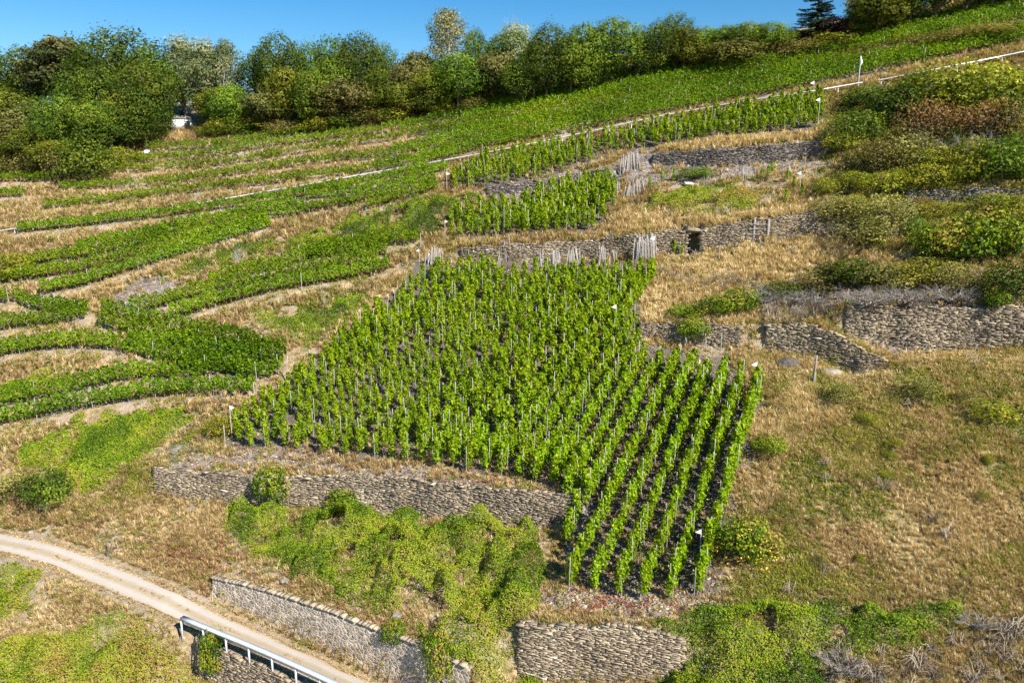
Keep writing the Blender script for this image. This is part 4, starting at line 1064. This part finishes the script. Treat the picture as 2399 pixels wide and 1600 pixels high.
# ------------------------------------------------------------------ grasses, weeds, stones, brush over the ground
def tuft(nb, hgt, spread, wd, lean=.6):
    V, F = [], []
    for k in range(nb):
        a = random.uniform(0, 6.28); b0 = random.uniform(0, .12); h = hgt*random.uniform(.5, 1.1); l = spread*random.uniform(.3, 1.1)
        dx, dy = math.cos(a), math.sin(a); sx, sy = -dy*wd, dx*wd; n = len(V)
        p0 = (dx*b0, dy*b0, -.03); p1 = (dx*(b0+l*.45), dy*(b0+l*.45), h*.65); p2 = (dx*(b0+l), dy*(b0+l), h)
        V += [(p0[0]-sx, p0[1]-sy, p0[2]), (p0[0]+sx, p0[1]+sy, p0[2]), (p1[0]+sx*.9, p1[1]+sy*.9, p1[2]), (p1[0]-sx*.9, p1[1]-sy*.9, p1[2]), (p2[0]+sx*.3, p2[1]+sy*.3, p2[2]), (p2[0]-sx*.3, p2[1]-sy*.3, p2[2])]
        F += [(n, n+1, n+2, n+3), (n+3, n+2, n+4, n+5)]
    return np.array(V), np.array(F)
def herb(nl, r, h, sz):
    c = rng.normal(size=(nl, 3))*np.array([r*.5, r*.5, 0]); c[:, 2] = rng.random(nl)*h
    nr = c*np.array([1, 1, 0])/r+np.array([0, -.3, 1.]); V, F, T = leaves(c, nr, rng.uniform(sz*.6, sz*1.2, nl), np.zeros(nl)); return V, F
def twig(nb, h, r):
    b = MB()
    for k in range(nb):
        a = random.uniform(0, 6.28); l = r*random.uniform(.4, 1.1); hh = h*random.uniform(.3, 1)
        b.tube([(random.uniform(-.2, .2), random.uniform(-.2, .2), 0), (math.cos(a)*l*.5, math.sin(a)*l*.5, hh), (math.cos(a)*l*1.1, math.sin(a)*l*1.1, hh*random.uniform(.4, 1.1))], [.018, .014, .008], 3, cap=False)
    return np.concatenate(b.V), np.concatenate(b.F)
def stone():
    b = MB(); a = random.uniform(0, 3); b.box((0, 0, .02), (math.cos(a)*.22, math.sin(a)*.22, random.uniform(-.05, .05)), (-math.sin(a)*.15, math.cos(a)*.15, random.uniform(-.04, .04)), (0, 0, .06)); 
    V = b.V[0]+rng.normal(size=(8, 3))*.012; return V, b.F[0]
def scatter(name, label, cat, protos, x, y, sc, tint, mt, dz=0):
    z = H0(x, y)+dz; a = rng.uniform(0, 6.28, len(x)); k = rng.integers(0, len(protos), len(x)); Vs, Fs, Ts = [], [], []; n = 0
    for q, (PV, PFc) in enumerate(protos):
        m = k == q; c, s = np.cos(a[m])[:, None], np.sin(a[m])[:, None]; S_ = sc[m][:, None]
        VX = (PV[None, :, 0]*c-PV[None, :, 1]*s)*S_+x[m][:, None]; VY = (PV[None, :, 0]*s+PV[None, :, 1]*c)*S_+y[m][:, None]; VZ = PV[None, :, 2]*S_+z[m][:, None]
        V = np.stack([VX, VY, VZ], -1).reshape(-1, 3); F = (PFc[None]+np.arange(m.sum())[:, None, None]*len(PV)).reshape(-1, PFc.shape[1])+n
        nl = len(PV); tt = tint[m][:, None]+rng.normal(size=(m.sum(), nl//2 if nl % 2 == 0 else nl))*.0
        T = np.repeat(tint[m], nl)+np.repeat(rng.normal(size=m.sum()*max(1, nl//(6 if nl % 6 == 0 else 4))), (6 if nl % 6 == 0 else 4))[:m.sum()*nl]*.12 if (nl % 6 == 0 or nl % 4 == 0) else np.repeat(tint[m], nl)
        Vs.append(V); Fs.append(F); Ts.append(np.clip(T, 0, 1)); n += len(V)
    o = obj(name, mk_mesh(name, np.concatenate(Vs), np.concatenate(Fs), mt, tint=np.concatenate(Ts))); return tag(o, label, cat, kind='stuff')
def cand(n, ys=None):
    u = rng.uniform(-.88, .98, n); y = 30+120*np.sqrt(rng.random(n)) if ys is None else rng.uniform(*ys, n); x = u*y
    ok = y < ridge(x)+6; x, y = x[ok], y[ok]; y_ = y
    keep = rng.random(len(x)) < np.clip(1.25-y/140, .3, 1); return x[keep], y_[keep]
x, y = cand(720000); x2, y2 = cand(250000, (30, 66)); x = np.r_[x, x2]; y = np.r_[y, y2]
rwz = np.zeros(len(x))
for w3 in RW:
    m = (x > w3[:, 0].min()-2) & (x < w3[:, 0].max()+2) & (y > w3[:, 1].min()-2) & (y < w3[:, 1].max()+2)
    d, _, _, _ = seg_info(w3, x[m], y[m]); rwz[m] = np.maximum(rwz[m], np.clip((1.5-d)/.6, 0, 1))
if CAV is not None:
    p_, t_, n_ = CAV[0], CAV[1], CAV[2]; a_ = (x-p_[0])*t_[0]+(y-p_[1])*t_[1]; b_ = (x-p_[0])*n_[0]+(y-p_[1])*n_[1]; ok_ = ~((np.abs(a_) < 1.1) & (b_ > -1.3) & (b_ < .7)); x, y, rwz = x[ok_], y[ok_], rwz[ok_]
z_ = {k: bil(ZN[k], x, y) for k in ZN}
r_ = rng.random(len(x)); nA = noise(x, y, 3.5, 51); nB = noise(x, y, 9, 52); nC = noise(x, y, 1.2, 53)
dens = .55*(nA > .3)+.35*nC
dens = dens*(1-z_['earth']*.93)*(1-z_['slate']*.93)*(1-z_['thick']*.8)*(1-z_['weedy']*.1)*(1-z_['green']*.45)*(1-z_['red']*.3)+z_['gold']*.5*(1-z_['earth'])
dens *= 1-.85*rwz
dens *= np.where(y < 62, 1.0, .8)
mid_ = np.full(len(x), 9.); q_ = z_['road'] > .3; dm_, _, _, _ = seg_info(road[::3], x[q_], y[q_]); mid_[q_] = dm_
m = ((r_ < dens) & (z_['road'] < .4)) | ((mid_ < .2) & (r_ < .3*(nC > .5))) | ((np.abs(mid_-1.35) < .28) & (r_ < .5))
nrd = np.where(mid_ < 1.7, .45, 1.)
tuf = [tuft(19, .42, .40, .020) for _ in range(5)]+[tuft(13, .55, .24, .018) for _ in range(2)]
near_ = np.clip(y/82, .5, 1.3)
T = .46+.25*(nB-.5)+.22*rng.normal(size=len(x))+.25*z_['gold']+.25*(nC-.5)+.12*z_['weedy']
scatter('dry_grass', 'tan dry grass covering the banks and slopes', 'grass', tuf, x[m], y[m], (near_*nrd*rng.uniform(.7, 1.35, len(x))*(1+.1*z_['gold']))[m], T[m], M['grass'])
r_ = rng.random(len(x))
dens = .05+.20*(nA > .55)*(nC > .45)+z_['weedy']*(.16+.40*(nA > .5))+z_['green']*.5+z_['earth']*.03
dens *= (1-z_['slate']*.85)*(1-z_['gold']*.7)*(1-z_['earth']*.75)
dens *= 1-z_['weedy']*(1-1.9*np.clip((noise(x, y, 4.2, 56)*.6+noise(x, y, 1.6, 57)*.4-.38)*4, 0, 1))
m = (r_ < dens) & (z_['road'] < .5)
hb = [herb(34, .36, .30, .062) for _ in range(5)]
T = .38+.35*(nC-.3)+.2*rng.normal(size=len(x))+.25*(noise(x, y, 5, 55)-.5)
scatter('weeds', 'low green and olive weeds among the dry grass', 'weeds', hb, x[m], y[m], (near_*rng.uniform(.6, 1.5, len(x)))[m], T[m], M['weed'])
r_ = rng.random(len(x)); m = (r_ < z_['slate']*.55+z_['earth']*.16) & (z_['road'] < .2)
scatter('slate_stones', 'loose grey slate chips on the banks and between the vines', 'stones', [stone() for _ in range(6)], x[m], y[m], rng.uniform(.3, 1.0, m.sum()), np.clip(rng.normal(.5, .22, m.sum()), 0, 1), M['slate'])
bz = np.zeros(len(x))
for s in ('1740,700 1800,655 1950,640 2120,640 2400,640 2400,705 2060,715 1940,735 1760,745', '1870,500 2080,480 2120,545 1900,560', '2060,340 2300,330 2330,400 2080,390', '1880,1500 2050,1500 2200,1470 2400,1400 2400,1640 1880,1640' , '1400,560 1550,640 1700,640 1800,690 1560,650'):
    p = wpoly(s); bz = np.maximum(bz, np.clip(pdist(p, x, y)+.5, 0, 1))
m = (rng.random(len(x)) < (bz*.16+.002+z_['weedy']*.003+z_['green']*.010)*np.where(y < 66, .09, .8)) & (z_['road'] < .2) & (z_['earth'] < .3)
scatter('dead_brush', 'grey brown dead brushwood on the right slopes', 'brushwood', [twig(16, .8, .7) for _ in range(5)], x[m], y[m], rng.uniform(.6, 1.4, m.sum()), np.clip(rng.normal(.5, .25, m.sum()), 0, 1), M['brush'])
m = (rng.random(len(x)) < z_['red']*.16+z_['slate']*.02+z_['earth']*.006) & (z_['road'] < .2)
scatter('red_weeds', 'small red leaved weeds along the slate edges', 'weeds', [herb(20, .25, .14, .045) for _ in range(3)], x[m], y[m], rng.uniform(.6, 1.5, m.sum()), rng.random(m.sum()), M['redw'])

# ------------------------------------------------------------------ flags and posts
def pole_at(x, yt, yb): q = at(x, yb)[0]; return q, (yb-yt)*np.linalg.norm(q-np.array([0, 0, CAMZ]))/PF*1.02
def flag(x, yt, yb, side, lab, fs=.42):
    fs *= .82
    q, h = pole_at(x, yt, yb); root = empty('marker_flag', q); b = MB(); b.tube([(0, 0, -.3), (0, 0, h)], .035, 6); obj('pole', b.mesh('flag_pole', M['wood']), root)
    s = side; t = .012; w_, hh = fs*1.15, fs*1.05
    pts = [(0, 0, h), (0, 0, h-hh), (s*w_, 0, h-hh*.62)]
    V = [(p[0], p[1]+dy, p[2]) for dy in (-t, t) for p in pts]; me = bpy.data.meshes.new('flag'); me.from_pydata(V, [], [(0, 1, 2), (5, 4, 3), (0, 3, 4, 1), (1, 4, 5, 2), (2, 5, 3, 0)]); me.materials.append(M['white']); obj('flag', me, root)
    tag(root, lab, 'flag')
FL = 'white triangular flag on a thin pole '
for a in ((1734, 833, 905, -1, FL+'at the top of the rightmost vine row', .5), (1606, 1215, 1290, -1, FL+'near the foot of the rightmost vine row', .4), (1413, 700, 775, -1, FL+'on the upper right side of the staked vineyard', .5),
          (1500, 546, 625, -1, FL+'in front of the tall stake bundle', .5), (1026, 398, 442, 1, FL+'left of the upper staked vines', .5), (1022, 507, 552, 1, FL+'left of the middle staked vines', .4), (963, 573, 605, -1, FL+'at the top left tip of the staked vineyard', .4),
          (1877, 236, 300, -1, FL+'at the right end of the upper staked vines', .55), (1867, 192, 222, -1, FL+'just above the monorail rail', .55), (1835, 400, 452, -1, FL+'in the small vine group above the doorway wall', .45), (533, 934, 1010, 1, FL+'at the left tip of the staked vineyard', .45)): flag(*a)
q, h = pole_at(1969, 144, 214); root = empty('signal_pole', q); b = MB(); b.tube([(0, 0, -.3), (0, 0, h)], .06, 8); obj('pole', b.mesh('signal_pole', M['rail']), root)
b = MB(); b.tube([(0, 0, h-1.4), (.12, 0, h-.8), (0, 0, h-.05)], [.02, .2, .05], 8); obj('wind_sleeve', b.mesh('wind_sleeve', M['white']), root); tag(root, 'tall silver pole with a furled white sleeve beside the monorail gap', 'pole')
def post(x, yt, yb, lab, r=.045, lean=(0, 0), mt='wood', group=None):
    q, h = pole_at(x, yt, yb); b = MB(); b.tube([(0, 0, -.3), (lean[0]*h/2, lean[1]*h/2, h/2), (lean[0]*h, lean[1]*h, h)], [r, r*.95, r*.85], 6)
    return tag(obj('wooden_post', b.mesh('wooden_post', M[mt]), None, q), lab, 'post', group)
post(517, 978, 1022, 'pale post standing alone at the left bottom tip of the staked vineyard')
post(585, 880, 925, 'pale end post of the front vine row in the lower left'); post(657, 818, 878, 'leaning pale end post between trellised rows and staked vineyard', .05, (.1, 0))
post(693, 628, 670, 'tall pale post in the long vine row above the olive patch'); post(966, 537, 572, 'thin pale post beside the bright vine row above the staked vineyard')
post(1651, 565, 600, 'thin pale post in the golden grass right of the doorway'); post(1655, 765, 804, 'pale post in front of the low collapsed wall')
post(1612, 762, 800, 'thick post beneath the shrub on the collapsed wall', .06); post(1622, 766, 802, 'slanted post beneath the shrub on the collapsed wall', .05, (-.12, 0)); post(1580, 772, 800, 'tilted post at the left of the collapsed wall', .05, (-.3, 0))
post(1867, 820, 880, 'split dark old post in front of the bulging wall, left half', .09, (.05, 0), 'oldwood'); post(1872, 822, 878, 'split dark old post in front of the bulging wall, right half', .07, (-.04, .1), 'oldwood')
post(1017, 275, 298, 'single pale post in the middle of the upper vine rows'); post(58, 450, 474, 'pale post at the far left edge terraces'); post(18, 345, 372, 'pale post above the far left short rows')
q, h = pole_at(1730, 503, 545); q2, h2 = pole_at(1762, 507, 546); root = empty('wooden_gate', q)
for dq, hh, r in ((np.zeros(3), h, .13), (q2-q, h2, .15)):
    b = MB(); b.tube([dq+np.array([0, 0, -.3]), dq+np.array([.03, 0, hh])], [r, r*.8], 6); obj('gate_post', b.mesh('gate_post', M['oldwood']), root)
for fz in (.3, .85, 1.35):
    b = MB(); b.tube([np.array([-.5, 0, fz]), (q2-q)*1.15+np.array([0, 0, fz])], .04, 4); obj('crossbar', b.mesh('gate_crossbar', M['oldwood']), root)
tag(root, 'two stout grey posts with crossbars standing at the right of the doorway wall', 'gate')
hp = smooth(P('1768,548 1800,530 1830,514 1848,496 1857,478 1858,466')); hw = at(hp[:, 0], hp[:, 1])+np.array([0, 0, .15]); b = MB(); b.tube(hw-hw[0], .06, 6)
tag(obj('hose', b.mesh('hose', M['black']), None, hw[0]), 'black hose curving over the stony slope right of the gate posts', 'hose')
hp = smooth(P('1640,418 1690,408 1740,410 1760,418')); hw = at(hp[:, 0], hp[:, 1])+np.array([0, 0, .15]); b = MB(); b.tube(hw-hw[0], .05, 6)
tag(obj('hose', b.mesh('hose', M['black']), None, hw[0]), 'thin black hose lying on the upper slate band', 'hose')

# ------------------------------------------------------------------ stake bundles
def bundle(x, yb, wpx, hpx, n, where, mt='wood'):
    q = at(x, yb)[0]; d = np.linalg.norm(q-np.array([0, 0, CAMZ])); wm = wpx*d/PF; hm = hpx*d/PF
    for k in range(n):
        u = (k+.5)/n-.5+random.uniform(-.03, .03); L = hm*random.uniform(.78, 1.08); p = np.array([q[0]+u*wm, q[1]+random.uniform(-.25, .25)+.1*abs(u), 0]); p[2] = H(p[0], p[1])-.15
        tip = np.array([-u*wm*random.uniform(.1, .5)+random.uniform(-.12, .12), random.uniform(.2, .6), L]); r = random.uniform(.035, .06); b = MB(); b.tube([(0, 0, 0), tip*.5+rng.normal(size=3)*.02, tip], [r, r, r*.8], 6)
        tag(obj('wooden_stake', b.mesh('wooden_stake', M[mt]), None, p), f'weathered stake in the bundle {where}', 'stake', f'stakes of the bundle {where}')
for a in ((1447, 392, 50, 44, 22, 'on the slate band below the upper staked vines'), (1458, 456, 52, 44, 18, 'at the right of the middle staked vines'), (1413, 452, 30, 34, 6, 'slanting beside the middle staked vines'),
          (995, 606, 46, 38, 17, 'at the top left tip of the staked vineyard'), (1157, 598, 34, 36, 13, 'second from the left under the long wall'), (1213, 594, 8, 30, 3, 'of only three thin ones under the long wall'),
          (1240, 614, 16, 38, 7, 'small and pale, left of the pair under the wall'), (1275, 614, 24, 42, 9, 'left of the pair under the middle of the wall'), (1315, 618, 36, 48, 14, 'right of the pair under the middle of the wall'),
          (1382, 606, 20, 42, 7, 'narrow, between the wide ones under the wall'), (1410, 606, 12, 34, 4, 'thin, left of the tall bundle'), (1480, 602, 56, 62, 26, 'tallest of all, left of the doorway'),
          (1722, 412, 30, 30, 8, 'beside the small vine group below the dark wall')): bundle(*a)

# ------------------------------------------------------------------ monorail track
def monorail(px, hts, lab):
    px = np.array(P(px), float); hts = np.array(hts, float); pd_, _ = densify(np.column_stack([px, hts]), 14)
    g = at(pd_[:, 0], pd_[:, 1]+pd_[:, 2]); d = np.linalg.norm(g-np.array([0, 0, CAMZ]), axis=1); hm = pd_[:, 2]*d/PF
    k = np.ones(5)/5; r = g.copy(); r[:, 2] += hm
    for c in range(3): r[:, c] = np.convolve(np.pad(r[:, c], 2, mode='edge'), k, 'valid')
    o0 = r[0].copy(); root = empty('monorail_track', o0)
    V = []
    for i, p in enumerate(r):
        t = r[min(i+1, len(r)-1)]-r[max(i-1, 0)]; t /= np.linalg.norm(t); s = np.cross(t, (0, 0, 1)); s /= np.linalg.norm(s); u = np.cross(s, t)
        for a, c in ((-.13, -.075), (.13, -.075), (.13, .075), (-.13, .075)): V.append(p-o0+s*a+u*c)
    n = len(r); F = [(i*4+k_, (i+1)*4+k_, (i+1)*4+(k_+1) % 4, i*4+(k_+1) % 4) for i in range(n-1) for k_ in range(4)]+[(0, 1, 2, 3), (n*4-1, n*4-2, n*4-3, n*4-4)]
    obj('rail', mk_mesh('monorail_rail', V, F, M['rail']), root)
    s = np.r_[0, np.cumsum(np.linalg.norm(np.diff(r, axis=0), axis=1))]; q = .5
    while q < s[-1]:
        p = np.array([np.interp(q, s, r[:, c]) for c in range(3)]); zz = float(H(p[0], p[1])); h = p[2]-zz
        if h > .15:
            b = MB()
            b.tube([(0, 0, -.3), (0, 0, h-.1)], .05, 6); obj('support_post', b.mesh('support_post', M['rail']), root, (p[0]-o0[0], p[1]-o0[1], zz-o0[2]))
        q += random.uniform(2.6, 3.6)
    tag(root, lab, 'monorail track')
monorail('-30,540 0,531 120,517 260,500 340,487 420,475 600,443 700,426 830,402 930,385 1110,353 1260,323 1390,296 1500,271 1700,236 1870,212 1986,192', [8, 8, 9, 10, 10, 11, 11, 12, 12, 12, 13, 15, 15, 15, 17, 20, 18], 'long silver monorail track on posts crossing the whole slope')
monorail('2004,190 2100,173 2170,160 2260,142 2351,123 2440,104', [14, 18, 22, 16, 14, 14], 'short silver monorail section right of the gap')

# ------------------------------------------------------------------ guard rail
gp = np.array(P('428,1448 545,1499 660,1552 790,1609 930,1668')); gw = cast(H, gp[:, 0], gp[:, 1])
# follow the road edge
_, gs, _, ga = seg_info(road, gw[:, 0], gw[:, 1]); Lr = np.r_[0, np.cumsum(np.linalg.norm(np.diff(road[:, :2], axis=0), axis=1))]
ss = np.arange(ga.min(), ga.max(), 1.0); rc_ = np.stack([np.interp(ss, Lr, road[:, k]) for k in range(3)], 1); rn_ = np.stack([np.interp(ss, Lr, rn[:, k]) for k in range(2)], 1)
gl = rc_.copy(); gl[:, :2] -= rn_*1.75; gl[:, 2] = rc_[:, 2]
root = empty('guard_rail', gl[0]); prof = [(0, .38), (-.1, .44), (-.1, .52), (0, .58), (0, .62), (-.1, .68), (-.1, .76), (0, .82)]
prof = prof+[(x_+.02, z__) for x_, z__ in prof[::-1]]; V = []; n = len(prof)
for i in range(len(gl)):
    for a, z__ in prof: V.append((gl[i, 0]-gl[0, 0]+rn_[i, 0]*-a*1.5, gl[i, 1]-gl[0, 1]+rn_[i, 1]*-a*1.5, gl[i, 2]-gl[0, 2]+z__))
F = [(i*n+k, (i+1)*n+k, (i+1)*n+(k+1) % n, i*n+(k+1) % n) for i in range(len(gl)-1) for k in range(n)]
obj('beam', mk_mesh('guard_rail_beam', V, F, M['steel']), root)
V = []
for i in range(len(gl)):
    for a, z__ in ((.08, .80), (.42, .80), (.42, .92), (.08, .92)): V.append((gl[i, 0]-gl[0, 0]-rn_[i, 0]*a, gl[i, 1]-gl[0, 1]-rn_[i, 1]*a, gl[i, 2]-gl[0, 2]+z__))
F = [(i*4+k, (i+1)*4+k, (i+1)*4+(k+1) % 4, i*4+(k+1) % 4) for i in range(len(gl)-1) for k in range(4)]+[(0, 1, 2, 3)]
obj('top_beam', mk_mesh('guard_rail_top_beam', V, F, M['steel']), root)
for i in range(0, len(gl), 2):
    b = MB(); u = np.array([*rn_[i], 0]); t3 = np.array([rn_[i][1], -rn_[i][0], 0]); c0 = -u*.34
    b.box(c0+np.array([0, 0, .12]), t3*.1, u*.1, (0, 0, 1.4)); p = obj('post', b.mesh('guard_rail_post', M['steel']), root, (gl[i]-gl[0]))
    b = MB(); b.box(-u*.18+np.array([0, 0, .6]), t3*.12, u*.3, (0, 0, .1)); obj('bracket', b.mesh('guard_rail_bracket', M['steel']), p); b = MB(); b.box(-u*.16+np.array([0, 0, -.42]), t3*.1, u*.36, (0, 0, .08)); obj('foot_plate', b.mesh('guard_rail_foot_plate', M['steel']), p)
root.scale = (1, 1, 1.2)
tag(root, 'galvanised steel guard rail on the outer edge of the gravel road', 'guard rail')

# ------------------------------------------------------------------ hut and small things
q = at(420, 297)[0]; d = np.linalg.norm(q-np.array([0, 0, CAMZ])); wm = 40*d/PF
root = empty('white_hut', q, .25); b = MB(); b.box((0, 0, .75), (wm, 0, 0), (0, 2.2, 0), (0, 0, 2.1)); obj('wall', b.mesh('hut_wall', M['white']), root)
V = [(-wm/2-.15, -1.3, 1.75), (wm/2+.15, -1.3, 1.75), (wm/2+.15, 1.3, 1.75), (-wm/2-.15, 1.3, 1.75), (-wm/2-.15, 0, 2.3), (wm/2+.15, 0, 2.3)]
me = bpy.data.meshes.new('hut_roof'); me.from_pydata(V, [], [(0, 1, 5, 4), (3, 4, 5, 2), (0, 4, 3), (1, 2, 5), (0, 3, 2, 1)]); me.materials.append(M['concrete']); obj('roof', me, root)
b = MB(); b.box((wm*.25, -1.11, .6), (.8, 0, 0), (0, .04, 0), (0, 0, 1.5)); obj('door', b.mesh('hut_door', M['oldwood']), root); tag(root, 'small white hut half hidden by the trees on the left', 'hut')
q = at(338, 357)[0]; b = MB(); b.tube([(0, 0, 0), (0, 0, .1), (0, 0, .75), (0, 0, .85)], [.42, .5, .5, .3], 10); b2 = obj('water_barrel', b.mesh('water_barrel', M['white']), None, q); tag(b2, 'white water barrel at the left end of an upper vine row', 'barrel')
q = at(1581, 426)[0]; b = MB(); b.box((0, 0, .25), (.95, .1, 0), (-.1, .7, .25), (0, -.1, .1)); tag(obj('white_board', b.mesh('white_board', M['white']), None, q, .1), 'white board lying on the scrub above the doorway wall', 'board')
def rock(x, y, s, lab, mt='concrete'):
    q = at(x, y)[0]; import bmesh as _b; bm = _b.new(); _b.ops.create_icosphere(bm, subdivisions=3, radius=1)
    for v in bm.verts: v.co *= 1+.35*(noise(v.co.x*2+x, v.co.y*2+v.co.z*1.7, 1, 60)-.5)+.15*(noise(v.co.x*6+x, v.co.z*6, 1, 61)-.5); v.co.z *= .6
    me = bpy.data.meshes.new('boulder'); bm.to_mesh(me); bm.free(); me.materials.append(M[mt]); tag(obj('boulder', me, None, q, random.uniform(0, 6), (s*1.3, s, s)), lab, 'rock')
rock(1905, 858, .75, 'lichen covered rock beside the split old post'); rock(1810, 838, .9, 'flat brown outcrop at the foot of the bulging wall', 'dark'); rock(1985, 862, .7, 'dark rock right of the lichen covered rock', 'dark')
rock(72, 1222, .3, 'pale boulder beside the gravel road at far left'); rock(40, 1215, .25, 'second pale boulder by the road at the left edge'); rock(100, 1162, .5, 'pale chalky rock at the foot of the green mat'); rock(655, 1332, .35, 'pale stone on top of the mortared wall'); rock(915, 1412, .4, 'pale rock under the thicket by the mortared wall')
